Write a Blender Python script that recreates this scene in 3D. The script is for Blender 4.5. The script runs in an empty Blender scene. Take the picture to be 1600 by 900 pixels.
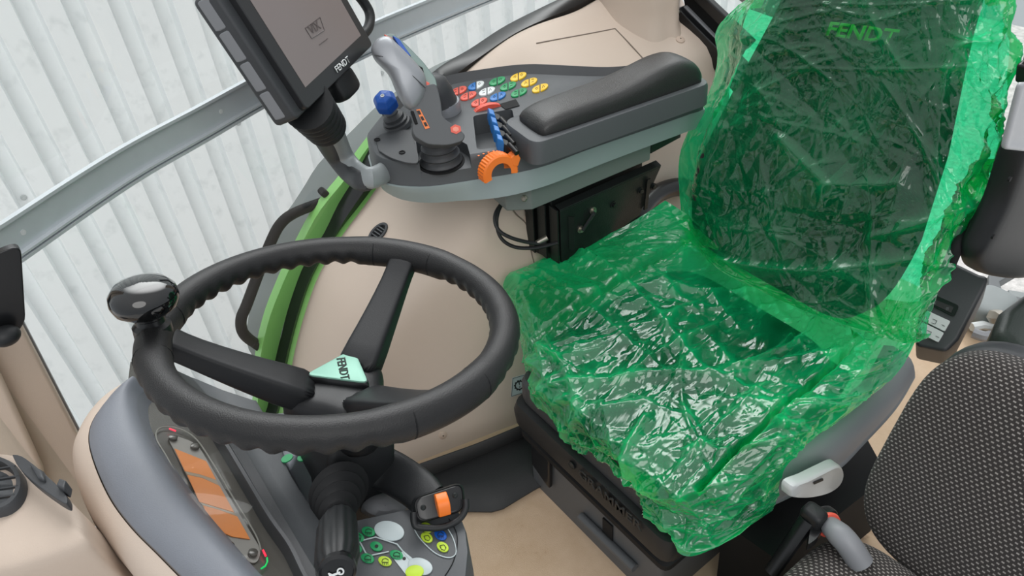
import bpy, bmesh, math, random
import numpy as np
from mathutils import Vector, Matrix, noise as mnoise
from mathutils.bvhtree import BVHTree

random.seed(7)
SC = bpy.context.scene
COL = SC.collection

# ------------------------------------------------------------------ camera
F_PX = 1150.0
PITCH, ROLL, YAW = math.radians(39.3), math.radians(4.9), math.radians(55.4)
CAM = Vector((0.0, 0.0, 1.45))
_h = Vector((math.cos(YAW), math.sin(YAW), 0)); _r = Vector((math.sin(YAW), -math.cos(YAW), 0)); _z = Vector((0, 0, 1))
FW = math.cos(PITCH) * _h - math.sin(PITCH) * _z
_up = math.sin(PITCH) * _h + math.cos(PITCH) * _z
XI = math.cos(ROLL) * _r - math.sin(ROLL) * _up
YI = -math.sin(ROLL) * _r - math.cos(ROLL) * _up
cd = bpy.data.cameras.new('camera'); cam = bpy.data.objects.new('camera', cd); COL.objects.link(cam)
m3 = Matrix((XI, -YI, -FW)).transposed()
cam.matrix_world = Matrix.Translation(CAM) @ m3.to_4x4()
cd.sensor_width = 36.0; cd.lens = F_PX / 1600 * 36; cd.clip_start = 0.02
SC.camera = cam

# ------------------------------------------------------------------ light
SC.view_settings.view_transform = 'Standard'; SC.view_settings.look = 'None'
SC.view_settings.exposure = 0.12; SC.view_settings.gamma = 1.0; SC.view_settings.use_curve_mapping = False
W = bpy.data.worlds.new('overcast_sky'); SC.world = W; W.use_nodes = True
nt = W.node_tree; bg = nt.nodes['Background']
tc = nt.nodes.new('ShaderNodeTexCoord'); sep = nt.nodes.new('ShaderNodeSeparateXYZ'); rmp = nt.nodes.new('ShaderNodeValToRGB')
nt.links.new(tc.outputs['Generated'], sep.inputs[0]); nt.links.new(sep.outputs['Z'], rmp.inputs[0])
rmp.color_ramp.elements[0].position = 0.0; rmp.color_ramp.elements[0].color = (.62, .66, .70, 1)
rmp.color_ramp.elements[1].position = 0.9; rmp.color_ramp.elements[1].color = (.96, .98, 1.0, 1)
bg.inputs[1].default_value = 0.80
# brighter patch added to the sky high over the building, for film glints
GLOW = Vector((.42, .62, .66)).normalized()
dt = nt.nodes.new('ShaderNodeVectorMath'); dt.operation = 'DOT_PRODUCT'; nt.links.new(tc.outputs['Generated'], dt.inputs[0]); dt.inputs[1].default_value = GLOW
gm = nt.nodes.new('ShaderNodeMapRange'); gm.interpolation_type = 'SMOOTHSTEP'; gm.inputs['From Min'].default_value = .80; gm.inputs['From Max'].default_value = .985; gm.inputs['To Min'].default_value = 0; gm.inputs['To Max'].default_value = 7.0
nt.links.new(dt.outputs['Value'], gm.inputs['Value'])
vm_ = nt.nodes.new('ShaderNodeVectorMath'); vm_.operation = 'ADD'; nt.links.new(rmp.outputs[0], vm_.inputs[0]); nt.links.new(gm.outputs[0], vm_.inputs[1]); nt.links.new(vm_.outputs[0], bg.inputs[0])
sd = bpy.data.lights.new('overcast_sun', 'SUN'); sd.energy = 0.9; sd.angle = math.radians(40); sd.color = (1.0, .98, .95)
sun = bpy.data.objects.new('overcast_sun', sd); COL.objects.link(sun)
sun.rotation_euler = Vector((0.35, 0.75, -0.8)).to_track_quat('-Z', 'Y').to_euler()

# ------------------------------------------------------------------ helpers
def ray(px, py): return (FW * F_PX + XI * (px - 800) + YI * (py - 450)).normalized()
def oz(px, py, z): d = ray(px, py); return CAM + d * ((z - CAM.z) / d.z)
def oy(px, py, y): d = ray(px, py); return CAM + d * (y / d.y)
def ox(px, py, x): d = ray(px, py); return CAM + d * (x / d.x)
def opl(px, py, p0, n): d = ray(px, py); return CAM + d * ((p0 - CAM).dot(n) / d.dot(n))
def V(*a): return Vector(a)

def lin(r, g, b):
    f = lambda c: (c / 255) / 12.92 if c / 255 <= .04045 else ((c / 255 + .055) / 1.055) ** 2.4
    return (f(r), f(g), f(b), 1.0)

def mat(name, col, rough=.5, metal=0.0, bump=0.0, bscale=300.0, spec=.5, vary=0.0, vscale=6.0, coat=0.0, emit=None, estr=0.0):
    m = bpy.data.materials.new(name); m.use_nodes = True; t = m.node_tree; b = t.nodes['Principled BSDF']
    b.inputs['Base Color'].default_value = col; b.inputs['Roughness'].default_value = rough
    b.inputs['Metallic'].default_value = metal; b.inputs['Specular IOR Level'].default_value = spec
    b.inputs['Coat Weight'].default_value = coat
    geo = t.nodes.new('ShaderNodeNewGeometry')
    if vary > 0:
        n = t.nodes.new('ShaderNodeTexNoise'); n.inputs['Scale'].default_value = vscale; n.inputs['Detail'].default_value = 6
        t.links.new(geo.outputs['Position'], n.inputs['Vector'])
        mx = t.nodes.new('ShaderNodeMix'); mx.data_type = 'RGBA'
        mx.inputs['A'].default_value = tuple(c * (1 - vary) for c in col[:3]) + (1,)
        mx.inputs['B'].default_value = tuple(min(1, c * (1 + vary)) for c in col[:3]) + (1,)
        t.links.new(n.outputs['Fac'], mx.inputs['Factor']); t.links.new(mx.outputs['Result'], b.inputs['Base Color'])
    if bump > 0:
        n = t.nodes.new('ShaderNodeTexNoise'); n.inputs['Scale'].default_value = bscale; n.inputs['Detail'].default_value = 3
        t.links.new(geo.outputs['Position'], n.inputs['Vector'])
        bp = t.nodes.new('ShaderNodeBump'); bp.inputs['Strength'].default_value = bump; bp.inputs['Distance'].default_value = .002
        t.links.new(n.outputs['Fac'], bp.inputs['Height']); t.links.new(bp.outputs['Normal'], b.inputs['Normal'])
    if emit:
        b.inputs['Emission Color'].default_value = emit; b.inputs['Emission Strength'].default_value = estr
    return m

def fabric(name, dark, light, sx, sy, msize, rough=.95):
    m = bpy.data.materials.new(name); m.use_nodes = True; t = m.node_tree; b = t.nodes['Principled BSDF']
    uv = t.nodes.new('ShaderNodeUVMap'); br = t.nodes.new('ShaderNodeTexBrick')
    t.links.new(uv.outputs[0], br.inputs['Vector'])
    br.inputs['Color1'].default_value = light; br.inputs['Color2'].default_value = tuple(c * .75 for c in light[:3]) + (1,)
    br.inputs['Mortar'].default_value = dark; br.inputs['Scale'].default_value = 1.0
    br.inputs['Brick Width'].default_value = sx; br.inputs['Row Height'].default_value = sy
    br.inputs['Mortar Size'].default_value = msize; br.inputs['Mortar Smooth'].default_value = .2
    n = t.nodes.new('ShaderNodeTexNoise'); n.inputs['Scale'].default_value = 900
    geo = t.nodes.new('ShaderNodeNewGeometry'); t.links.new(geo.outputs['Position'], n.inputs['Vector'])
    bp = t.nodes.new('ShaderNodeBump'); bp.inputs['Strength'].default_value = .5; bp.inputs['Distance'].default_value = .001
    t.links.new(n.outputs['Fac'], bp.inputs['Height']); t.links.new(bp.outputs['Normal'], b.inputs['Normal'])
    t.links.new(br.outputs['Color'], b.inputs['Base Color']); b.inputs['Roughness'].default_value = rough
    b.inputs['Specular IOR Level'].default_value = .2; b.inputs['Sheen Weight'].default_value = .08
    return m

ORG = {}
def tag(o, label=None, cat=None, group=None, kind=None):
    if label: o['label'] = label
    if cat: o['category'] = cat
    if group: o['group'] = group
    if kind: o['kind'] = kind
    return o
def empty(name, loc, label, cat, group=None):
    o = bpy.data.objects.new(name, None); COL.objects.link(o); o.location = loc; o.empty_display_size = .05
    ORG[o] = Vector(loc); return tag(o, label, cat, group)

class MB:
    def __init__(s): s.v = []; s.f = []; s.uv = {}
    def add(s, vs, fs, uvs=None):
        k = len(s.v); s.v += [Vector(p) for p in vs]
        for f in fs: s.f.append(tuple(i + k for i in f))
        if uvs:
            for i, u in enumerate(uvs): s.uv[i + k] = u
        return s
    def box(s, c, size, R=None):
        hx, hy, hz = size[0] / 2, size[1] / 2, size[2] / 2
        P = [V(x, y, z) for z in (-hz, hz) for y in (-hy, hy) for x in (-hx, hx)]
        if R is not None: P = [R @ p for p in P]
        return s.add([Vector(c) + p for p in P], [(0, 2, 3, 1), (4, 5, 7, 6), (0, 1, 5, 4), (2, 6, 7, 3), (0, 4, 6, 2), (1, 3, 7, 5)])
    def prism(s, bot, top):
        n = len(bot)
        return s.add(list(bot) + list(top), [tuple(reversed(range(n))), tuple(range(n, 2 * n))] + [(i, (i + 1) % n, n + (i + 1) % n, n + i) for i in range(n)])
    def slab(s, pts, d):          # outline thickened along vector d
        return s.prism([Vector(p) for p in pts], [Vector(p) + Vector(d) for p in pts])
    def loft(s, rows, cu=False, cv=False, cap=False, uv=None):
        n, m = len(rows), len(rows[0]); vs = [p for r in rows for p in r]; fs = []
        for i in range(n if cu else n - 1):
            for j in range(m if cv else m - 1):
                a, b = i * m + j, i * m + (j + 1) % m; c, d = ((i + 1) % n) * m + (j + 1) % m, ((i + 1) % n) * m + j
                fs.append((a, b, c, d))
        if cap: fs.append(tuple(reversed(range(m)))); fs.append(tuple(range((n - 1) * m, n * m)))
        return s.add(vs, fs, uv)
    def tube(s, path, rad, n=12, cap=True, flat=1.0, upv=None):
        path = [Vector(p) for p in path]; k = len(path); rows = []
        rad = list(rad) if hasattr(rad, '__len__') else [rad] * k
        up = None
        for i in range(k):
            t = (path[min(i + 1, k - 1)] - path[max(i - 1, 0)]).normalized()
            if up is None:
                up = Vector(upv) if upv is not None else (V(0, 0, 1) if abs(t.z) < .9 else V(1, 0, 0))
            a = t.cross(up)
            if a.length < 1e-6: a = t.cross(V(.3, 1, .2))
            a.normalize(); b = a.cross(t).normalized(); up = b if upv is None else Vector(upv)
            rows.append([path[i] + a * (math.cos(q) * rad[i]) + b * (math.sin(q) * rad[i] * flat) for q in [2 * math.pi * j / n for j in range(n)]])
        return s.loft(rows, cv=True, cap=cap)
    def lathe(s, prof, o, axis, n=24, cap=True):
        axis = Vector(axis).normalized(); a = axis.cross(V(0, 0, 1) if abs(axis.z) < .9 else V(1, 0, 0)).normalized(); b = axis.cross(a)
        rows = [[Vector(o) + axis * h + (a * math.cos(q) + b * math.sin(q)) * max(r, 1e-5) for q in [2 * math.pi * j / n for j in range(n)]] for r, h in prof]
        return s.loft(rows, cv=True, cap=cap)
    def pad(s, c, U, Vv, Wv, hu, hv, hw, e1=.5, e2=.35, nu=40, nv=24, fn=None):
        sp = lambda x, e: math.copysign(abs(x) ** e, x)
        rows = []; uvs = []
        for i in range(nv + 1):
            ph = -math.pi / 2 + math.pi * i / nv
            row = []
            for j in range(nu):
                th = 2 * math.pi * j / nu
                u = hu * sp(math.cos(ph), e1) * sp(math.cos(th), e2); v = hv * sp(math.cos(ph), e1) * sp(math.sin(th), e2); w = hw * sp(math.sin(ph), e1)
                if fn: u, v, w = fn(u, v, w)
                row.append(Vector(c) + Vector(U) * u + Vector(Vv) * v + Vector(Wv) * w); uvs.append((u, v - w * .7))
            rows.append(row)
        return s.loft(rows, cv=True, uv=uvs)
    def build(s, name, m, parent=None, bevel=0, seg=2, sub=0, solid=0, sharp=38, smooth=True, label=None, weld=False):
        off = ORG.get(parent, V(0, 0, 0)) if parent else V(0, 0, 0)
        me = bpy.data.meshes.new(name); me.from_pydata([p - off for p in s.v], [], s.f)
        if s.uv:
            ul = me.uv_layers.new(name='UVMap')
            for l in me.loops: ul.data[l.index].uv = s.uv.get(l.vertex_index, (0, 0))
        bm = bmesh.new(); bm.from_mesh(me)
        if weld: bmesh.ops.remove_doubles(bm, verts=bm.verts, dist=1e-5)
        bmesh.ops.recalc_face_normals(bm, faces=bm.faces)
        for f in bm.faces: f.smooth = smooth
        if smooth and not bevel and not sub:
            for e in bm.edges:
                if len(e.link_faces) == 2 and e.calc_face_angle(0) > math.radians(sharp): e.smooth = False
        bm.to_mesh(me); bm.free()
        o = bpy.data.objects.new(name, me); COL.objects.link(o)
        if m: me.materials.append(m)
        if solid:
            q = o.modifiers.new('solid', 'SOLIDIFY'); q.thickness = solid; q.offset = -1
        if bevel:
            q = o.modifiers.new('bevel', 'BEVEL'); q.width = bevel; q.segments = seg; q.limit_method = 'ANGLE'; q.angle_limit = math.radians(32); q.harden_normals = True
        if sub:
            q = o.modifiers.new('sub', 'SUBSURF'); q.levels = sub; q.render_levels = sub
        if parent: o.parent = parent; ORG[o] = off
        else: ORG[o] = V(0, 0, 0)
        if label: o['label'] = label
        return o

def struct(mb, name, m, label, cat, **k):
    return tag(mb.build(name, m, None, **k), label, cat, None, 'structure')

def catmull(P, n):
    P = [Vector(p) for p in P]; out = []
    k = len(P)
    for i in range(k - 1):
        p0, p1, p2, p3 = P[max(i - 1, 0)], P[i], P[i + 1], P[min(i + 2, k - 1)]
        for j in range(n):
            t = j / n; t2 = t * t; t3 = t2 * t
            out.append(.5 * ((2 * p1) + (p2 - p0) * t + (2 * p0 - 5 * p1 + 4 * p2 - p3) * t2 + (3 * p1 - p0 - 3 * p2 + p3) * t3))
    out.append(P[-1]); return out
def resample(P, n):
    P = [Vector(p) for p in P]; L = [0]
    for i in range(1, len(P)): L.append(L[-1] + (P[i] - P[i - 1]).length)
    out = []; k = 0
    for i in range(n):
        s = L[-1] * i / (n - 1)
        while k < len(L) - 2 and L[k + 1] < s: k += 1
        out.append(P[k].lerp(P[k + 1], min(1, max(0, (s - L[k]) / max(1e-9, L[k + 1] - L[k])))))
    return out
def rounded(pts, r, n=5):
    pts = [Vector(p) for p in pts]; out = []; k = len(pts)
    for i in range(k):
        p = pts[i]; a = pts[i - 1] - p; b = pts[(i + 1) % k] - p
        q = min(r, a.length * .45, b.length * .45); A = p + a.normalized() * q; B = p + b.normalized() * q
        for j in range(n + 1):
            t = j / n; out.append(A * (1 - t) ** 2 + p * 2 * t * (1 - t) + B * t * t)
    return out

def text(name, body, p_start, p_end, n, m, parent=None, squash=1.0, lift=.0008, bold=0.0, shear=0.0, thick=.0004, label=None):
    """lettering whose baseline runs p_start -> p_end on a surface with normal n"""
    cu = bpy.data.curves.new(name, 'FONT'); cu.body = body; cu.extrude = 0; cu.offset = bold; cu.shear = shear; cu.resolution_u = 3
    t = bpy.data.objects.new(name, cu); COL.objects.link(t)
    dg = bpy.context.evaluated_depsgraph_get(); dg.update()
    me = bpy.data.meshes.new_from_object(t.evaluated_get(dg)); bpy.data.objects.remove(t); bpy.data.curves.remove(cu)
    xs = [v.co.x for v in me.vertices]; x0, x1 = min(xs), max(xs)
    d = Vector(p_end) - Vector(p_start); L = d.length; d.normalize(); n = (Vector(n) - d * Vector(n).dot(d)).normalized(); u = n.cross(d)
    sc = L / (x1 - x0); off = ORG.get(parent, V(0, 0, 0)) if parent else V(0, 0, 0)
    for v in me.vertices:
        v.co = Vector(p_start) + d * ((v.co.x - x0) * sc) + u * (v.co.y * sc * squash) + n * lift - off
    me.materials.clear(); me.materials.append(m)
    o = bpy.data.objects.new(name, me); COL.objects.link(o)
    q = o.modifiers.new('solid', 'SOLIDIFY'); q.thickness = thick; q.offset = 0
    if parent: o.parent = parent; ORG[o] = off
    if label: o['label'] = label
    return o

def copy_tree(o, delta, parent=None):
    c = o.copy(); COL.objects.link(c)
    if parent: c.parent = parent
    else: c.location = o.location + Vector(delta)
    for ch in list(o.children): copy_tree(ch, delta, c)
    return c

def hit(bvh, px, py):
    p, n, i, d = bvh.ray_cast(CAM, ray(px, py))
    if n is not None and n.dot(ray(px, py)) > 0: n = -n
    return p, n
def bvh_of(mb): return BVHTree.FromPolygons([tuple(p) for p in mb.v], [f for f in mb.f])

# ------------------------------------------------------------------ materials
BEIGE = mat('beige_plastic', lin(202, 186, 172), .6, bump=.15, bscale=900, vary=.04, vscale=5)
BEIGE_SHADE = mat('beige_plastic_shaded', lin(188, 172, 158), .65, bump=.2, bscale=900, vary=.04)  # darker copy of the beige plastic, with shade put into the colour
SEAM = mat('panel_seam', lin(120, 108, 98), .8)
BLACK = mat('black_plastic', lin(26, 28, 30), .48, bump=.15, bscale=1200, spec=.4)
BLACKM = mat('matte_black', lin(17, 18, 20), .7, spec=.3)
SATIN = mat('satin_black', lin(20, 21, 23), .3)
GLOSSB = mat('gloss_black', lin(8, 9, 10), .05, coat=.6)
WHEEL = mat('wheel_rubber', lin(30, 30, 31), .46, bump=.25, bscale=700, vary=.12, vscale=30, spec=.38)
WHEELSM = mat('wheel_plastic', lin(27, 28, 30), .42, bump=.1, bscale=900, spec=.38)
DGREY = mat('dark_grey_plastic', lin(82, 85, 88), .5, bump=.12, bscale=1100)
DGREY2 = mat('charcoal_plastic', lin(58, 60, 63), .5, bump=.15, bscale=1000)
COWL = mat('cowl_grey', lin(118, 122, 130), .5, bump=.2, bscale=800, vary=.04, vscale=40)
BAND = mat('silver_green_band', lin(150, 163, 164), .42, .15)
BRKT = mat('bracket_grey', lin(106, 114, 112), .5, bump=.1)
STEEL = mat('dark_steel', lin(40, 44, 44), .42, .6, bump=.2, bscale=300, vary=.3, vscale=25)
ZINC = mat('zinc_metal', lin(165, 160, 150), .35, .9)
ALU = mat('brushed_aluminium', lin(196, 202, 206), .4, .3, vary=.05, vscale=40)
ALUMID = mat('rail_web_aluminium', lin(132, 140, 144), .42, .75, vary=.08, vscale=10)
SILVER = mat('silver_paint', lin(150, 153, 158), .38, .35)
GREEN = mat('green_paint', lin(134, 196, 108), .35, coat=.3)
GREYEXT = mat('grey_fender_plastic', lin(128, 134, 134), .6, vary=.06, vscale=30)
RUBBER = mat('rubber_mat', lin(42, 43, 44), .62, bump=.2, bscale=400, vary=.12, vscale=12)
LEATHER = mat('armrest_leather', lin(42, 42, 42), .38, bump=.35, bscale=500, vary=.15, vscale=18)
ORANGE = mat('orange_plastic', lin(240, 122, 40), .4)
RED = mat('red_plastic', lin(226, 92, 74), .45)
BLUE = mat('blue_plastic', lin(40, 116, 190), .4)
DBLUE = mat('deep_blue_plastic', lin(20, 84, 176), .4)
KGREEN = mat('green_key', lin(30, 150, 90), .45)
LIME = mat('lime_key', lin(190, 220, 60), .45)
YELLOW = mat('yellow_key', lin(240, 196, 50), .45)
WHITEK = mat('white_key', lin(222, 226, 226), .45)
PALE = mat('pale_grey_disc', lin(186, 198, 200), .35)
DARKINK = mat('dark_ink', lin(30, 32, 32), .6)
WHITEINK = mat('white_ink', lin(225, 228, 228), .6)
LGREY = mat('light_grey_plastic', lin(200, 204, 204), .45)
MGREY = mat('mid_grey_plastic', lin(128, 130, 134), .45)
BEZEL = mat('screen_bezel', lin(38, 39, 41), .3)
SCREEN = mat('switched_off_screen', lin(128, 118, 116), .16, vary=.06, vscale=4)
SCRTXT = mat('screen_mark', lin(88, 80, 80), .3)
REDLED = mat('red_led', lin(255, 30, 60), .4, emit=(1, .02, .06, 1), estr=1.2)
GRNLED = mat('green_led', lin(10, 190, 80), .4, emit=(.0, .6, .15, 1), estr=.5)
LCD = mat('orange_lcd', lin(208, 128, 66), .35, vary=.08, vscale=20)
LCDBAR = mat('grey_lcd_bar', lin(150, 135, 118), .3)
LENSGREY = mat('display_grey', lin(136, 134, 130), .3)
DISPLINE = mat('display_line', lin(138, 138, 132), .35)
DISPBLK = mat('display_black', lin(84, 82, 78), .15, vary=.2, vscale=7, coat=.3)
FABRIC = fabric('checked_fabric', lin(56, 53, 52), lin(160, 154, 150), .0082, .0066, .0023)
SEATFAB = fabric('dotted_seat_fabric', lin(30, 34, 32), lin(56, 64, 60), .009, .007, .003)
SEATSIDE = mat('seat_side_fabric', lin(30, 33, 32), .9)
OLIVE = mat('olive_lettering', lin(196, 190, 40), .6)
GREENPAD = mat('dark_green_grey_leatherette', lin(58, 66, 62), .4, bump=.3, bscale=300)
CHROME = mat('bright_metal', lin(200, 200, 200), .2, 1.0)
PLUG = mat('beige_plug', lin(196, 176, 160), .5)

def mat_clad():
    m = mat('white_cladding', lin(236, 240, 240), .55); t = m.node_tree; b = t.nodes['Principled BSDF']
    geo = t.nodes.new('ShaderNodeNewGeometry')
    mp = t.nodes.new('ShaderNodeMapping'); mp.inputs['Scale'].default_value = (1, 1, .8); t.links.new(geo.outputs['Position'], mp.inputs[0])
    n = t.nodes.new('ShaderNodeTexNoise'); n.inputs['Scale'].default_value = 18; n.inputs['Detail'].default_value = 4; n.inputs['Roughness'].default_value = .6
    t.links.new(mp.outputs[0], n.inputs['Vector'])
    r = t.nodes.new('ShaderNodeValToRGB'); r.color_ramp.elements[0].position = .24; r.color_ramp.elements[0].color = lin(232, 236, 237)
    r.color_ramp.elements[1].position = .46; r.color_ramp.elements[1].color = lin(248, 251, 252)
    t.links.new(n.outputs['Fac'], r.inputs[0]); t.links.new(r.outputs[0], b.inputs['Base Color']); return m
CLAD = mat_clad()

def mat_floor():
    m = mat('tan_floor_mat', lin(186, 160, 132), .85, bump=.3, bscale=500); t = m.node_tree; b = t.nodes['Principled BSDF']
    geo = t.nodes.new('ShaderNodeNewGeometry'); n = t.nodes.new('ShaderNodeTexNoise'); n.inputs['Scale'].default_value = 9; n.inputs['Detail'].default_value = 10; n.inputs['Roughness'].default_value = .72
    t.links.new(geo.outputs['Position'], n.inputs['Vector'])
    r = t.nodes.new('ShaderNodeValToRGB'); e = r.color_ramp.elements
    e[0].position = .27; e[0].color = lin(140, 112, 84); e[1].position = .38; e[1].color = lin(190, 164, 136)
    k = e.new(.7); k.color = lin(204, 180, 154)
    t.links.new(n.outputs['Fac'], r.inputs[0]); t.links.new(r.outputs[0], b.inputs['Base Color']); return m
FLOOR = mat_floor()

def mat_concrete():
    m = mat('pale_concrete', lin(190, 188, 184), .9, bump=.4, bscale=60); t = m.node_tree; b = t.nodes['Principled BSDF']
    geo = t.nodes.new('ShaderNodeNewGeometry'); n = t.nodes.new('ShaderNodeTexNoise'); n.inputs['Scale'].default_value = 22; n.inputs['Detail'].default_value = 10; n.inputs['Roughness'].default_value = .75
    t.links.new(geo.outputs['Position'], n.inputs['Vector'])
    r = t.nodes.new('ShaderNodeValToRGB'); r.color_ramp.elements[0].position = .3; r.color_ramp.elements[0].color = lin(150, 148, 146); r.color_ramp.elements[1].position = .65; r.color_ramp.elements[1].color = lin(205, 203, 200)
    t.links.new(n.outputs['Fac'], r.inputs[0]); t.links.new(r.outputs[0], b.inputs['Base Color']); return m
CONC = mat_concrete()

def schlick(t, nrm, f0=.045):
    lw = t.nodes.new('ShaderNodeLayerWeight'); lw.inputs['Blend'].default_value = .5
    if nrm: t.links.new(nrm, lw.inputs['Normal'])
    p = t.nodes.new('ShaderNodeMath'); p.operation = 'POWER'; p.inputs[1].default_value = 5; t.links.new(lw.outputs['Facing'], p.inputs[0])
    q = t.nodes.new('ShaderNodeMath'); q.operation = 'MULTIPLY_ADD'; q.inputs[1].default_value = 1 - f0; q.inputs[2].default_value = f0; t.links.new(p.outputs[0], q.inputs[0])
    return q.outputs[0]

def mat_glass(name='clear_glass', tint=(.97, .99, .98, 1), refl=1.0):
    m = bpy.data.materials.new(name); m.use_nodes = True; t = m.node_tree
    for n in list(t.nodes): t.nodes.remove(n)
    out = t.nodes.new('ShaderNodeOutputMaterial'); tr = t.nodes.new('ShaderNodeBsdfTransparent'); gl = t.nodes.new('ShaderNodeBsdfGlossy'); mx = t.nodes.new('ShaderNodeMixShader'); fr = schlick(t, None)
    tr.inputs[0].default_value = tint; gl.inputs['Roughness'].default_value = .02
    ma = t.nodes.new('ShaderNodeMath'); ma.operation = 'MULTIPLY'; ma.inputs[1].default_value = refl
    t.links.new(fr, ma.inputs[0]); t.links.new(ma.outputs[0], mx.inputs[0]); t.links.new(tr.outputs[0], mx.inputs[1]); t.links.new(gl.outputs[0], mx.inputs[2]); t.links.new(mx.outputs[0], out.inputs[0])
    return m
GLASS = mat_glass(); LENS = mat_glass('display_lens', (.93, .93, .92, 1), .45)

def mat_film(name, scatter, sc, bumpk, f0=.07):
    m = bpy.data.materials.new(name); m.use_nodes = True; t = m.node_tree; N = t.nodes; Lk = t.links.new
    for n in list(N): N.remove(n)
    out = N.new('ShaderNodeOutputMaterial'); geo = N.new('ShaderNodeNewGeometry')
    def math_(op, a, b=None, c=None):
        q = N.new('ShaderNodeMath'); q.operation = op
        for i_, v_ in enumerate((a, b, c)):
            if v_ is None: continue
            if hasattr(v_, 'links'): Lk(v_, q.inputs[i_])
            else: q.inputs[i_].default_value = v_
        return q.outputs[0]
    # fine crinkle: flat facets meeting in sharp creases, at two sizes, stretched along different directions
    n0 = N.new('ShaderNodeTexNoise'); n0.inputs['Scale'].default_value = 7; n0.inputs['Detail'].default_value = 1; Lk(geo.outputs['Position'], n0.inputs['Vector'])
    hs = None
    for rz, sq, s_, w_ in ((.5, .40, sc, 1.0), (1.9, .35, sc * 1.1, .9), (2.6, .5, sc * 2.2, .35)):
        vm = N.new('ShaderNodeVectorMath'); vm.operation = 'MULTIPLY_ADD'; Lk(n0.outputs['Color'], vm.inputs[0]); vm.inputs[1].default_value = (.10, .10, .10); Lk(geo.outputs['Position'], vm.inputs[2])
        mp = N.new('ShaderNodeMapping'); mp.inputs['Rotation'].default_value = (.5, .3, rz); mp.inputs['Scale'].default_value = (sq, 1.3, .8); Lk(vm.outputs[0], mp.inputs[0])
        vo = N.new('ShaderNodeTexVoronoi'); vo.feature = 'DISTANCE_TO_EDGE'; vo.inputs['Scale'].default_value = s_; Lk(mp.outputs[0], vo.inputs['Vector'])
        q = math_('MULTIPLY', vo.outputs['Distance'], w_ * 30 / s_)
        hs = q if hs is None else math_('ADD', hs, q)
    bp = N.new('ShaderNodeBump'); bp.inputs['Strength'].default_value = bumpk; bp.inputs['Distance'].default_value = .012; Lk(hs, bp.inputs['Height'])
    at = N.new('ShaderNodeAttribute'); at.attribute_name = 'layers'
    tr = N.new('ShaderNodeBsdfTransparent'); tr.inputs[0].default_value = (.05, .72, .33, 1)
    df = N.new('ShaderNodeBsdfDiffuse'); df.inputs[0].default_value = (.012, .86, .31, 1); Lk(bp.outputs[0], df.inputs['Normal'])
    tl = N.new('ShaderNodeBsdfTranslucent'); tl.inputs[0].default_value = (.05, .93, .35, 1); Lk(bp.outputs[0], tl.inputs['Normal'])
    m1 = N.new('ShaderNodeMixShader'); m1.inputs[0].default_value = .5; Lk(df.outputs[0], m1.inputs[1]); Lk(tl.outputs[0], m1.inputs[2])
    n2 = N.new('ShaderNodeTexNoise'); n2.inputs['Scale'].default_value = 6; n2.inputs['Detail'].default_value = 3; Lk(geo.outputs['Position'], n2.inputs['Vector'])
    mr = N.new('ShaderNodeMapRange'); mr.inputs['From Min'].default_value = .35; mr.inputs['From Max'].default_value = .68; mr.inputs['To Min'].default_value = scatter[0]; mr.inputs['To Max'].default_value = scatter[1]; Lk(n2.outputs['Fac'], mr.inputs['Value'])
    # a sheet seen at a slant is a longer way through the plastic; doubled hems and gathers add layers
    lw = N.new('ShaderNodeLayerWeight'); lw.inputs['Blend'].default_value = .5; Lk(bp.outputs[0], lw.inputs['Normal'])
    cs = math_('MAXIMUM', math_('SUBTRACT', 1.0, lw.outputs['Facing']), .18)
    ex = math_('DIVIDE', math_('ADD', at.outputs['Fac'], 1.0), cs)
    sc_ = math_('SUBTRACT', 1.0, math_('POWER', math_('SUBTRACT', 1.0, mr.outputs[0]), math_('MULTIPLY', ex, .62)))
    m2 = N.new('ShaderNodeMixShader'); Lk(sc_, m2.inputs[0]); Lk(tr.outputs[0], m2.inputs[1]); Lk(m1.outputs[0], m2.inputs[2])
    gl = N.new('ShaderNodeBsdfGlossy'); gl.inputs['Roughness'].default_value = .10; gl.inputs[0].default_value = (1, 1, 1, 1); Lk(bp.outputs[0], gl.inputs['Normal'])
    fr = schlick(t, bp.outputs[0], f0)
    m3_ = N.new('ShaderNodeMixShader'); Lk(fr, m3_.inputs[0]); Lk(m2.outputs[0], m3_.inputs[1]); Lk(gl.outputs[0], m3_.inputs[2]); Lk(m3_.outputs[0], out.inputs[0])
    return m
FILM_SEAT = mat_film('green_film_crinkled', (.13, .46), 20, .36, .085)
FILM_BACK = mat_film('green_film_smooth', (.10, .26), 14, .34, .06)


# ================================================================== SETTING
# ground and the clad building outside
struct(MB().box((1.0, 1.5, -1.45), (14, 12, .1)), 'ground', CONC, 'pale concrete yard outside the cab', 'ground')
WY = 2.9; PIT = .137; X0 = .469
rows_x = []
for k in range(-22, 26):
    c = X0 + k * PIT
    rows_x += [(c - .036, WY), (c - .028, WY + .055), (c + .024, WY + .055), (c + .032, WY)]
mb = MB(); rows = [[V(x, y, -1.4) for x, y in rows_x], [V(x, y, 2.2) for x, y in rows_x], [V(x, WY + .08, 2.2) for x, y in rows_x], [V(x, WY + .08, -1.4) for x, y in rows_x]]
mb.loft(rows, cu=True)
struct(mb, 'wall_outside', CLAD, 'white ribbed metal cladding of the building beside the cab', 'wall', sharp=10)
scr0 = None
for k in range(-5, 9):
    d = V(X0 + k * PIT - .006, WY + .053, .122)
    if scr0 is None:
        scr0 = MB().lathe([(.0105, 0), (.0105, -.003), (.006, -.0035), (.006, -.009), (.0, -.0095)], (0, 0, 0), (0, 1, 0), 10).build('wall_screw', LGREY)
        tag(scr0, 'small screw head in a groove of the white ribbed cladding', 'screw', 'screws along the cladding'); o = scr0
    else:
        o = scr0.copy(); COL.objects.link(o)
    o.location = d

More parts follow.
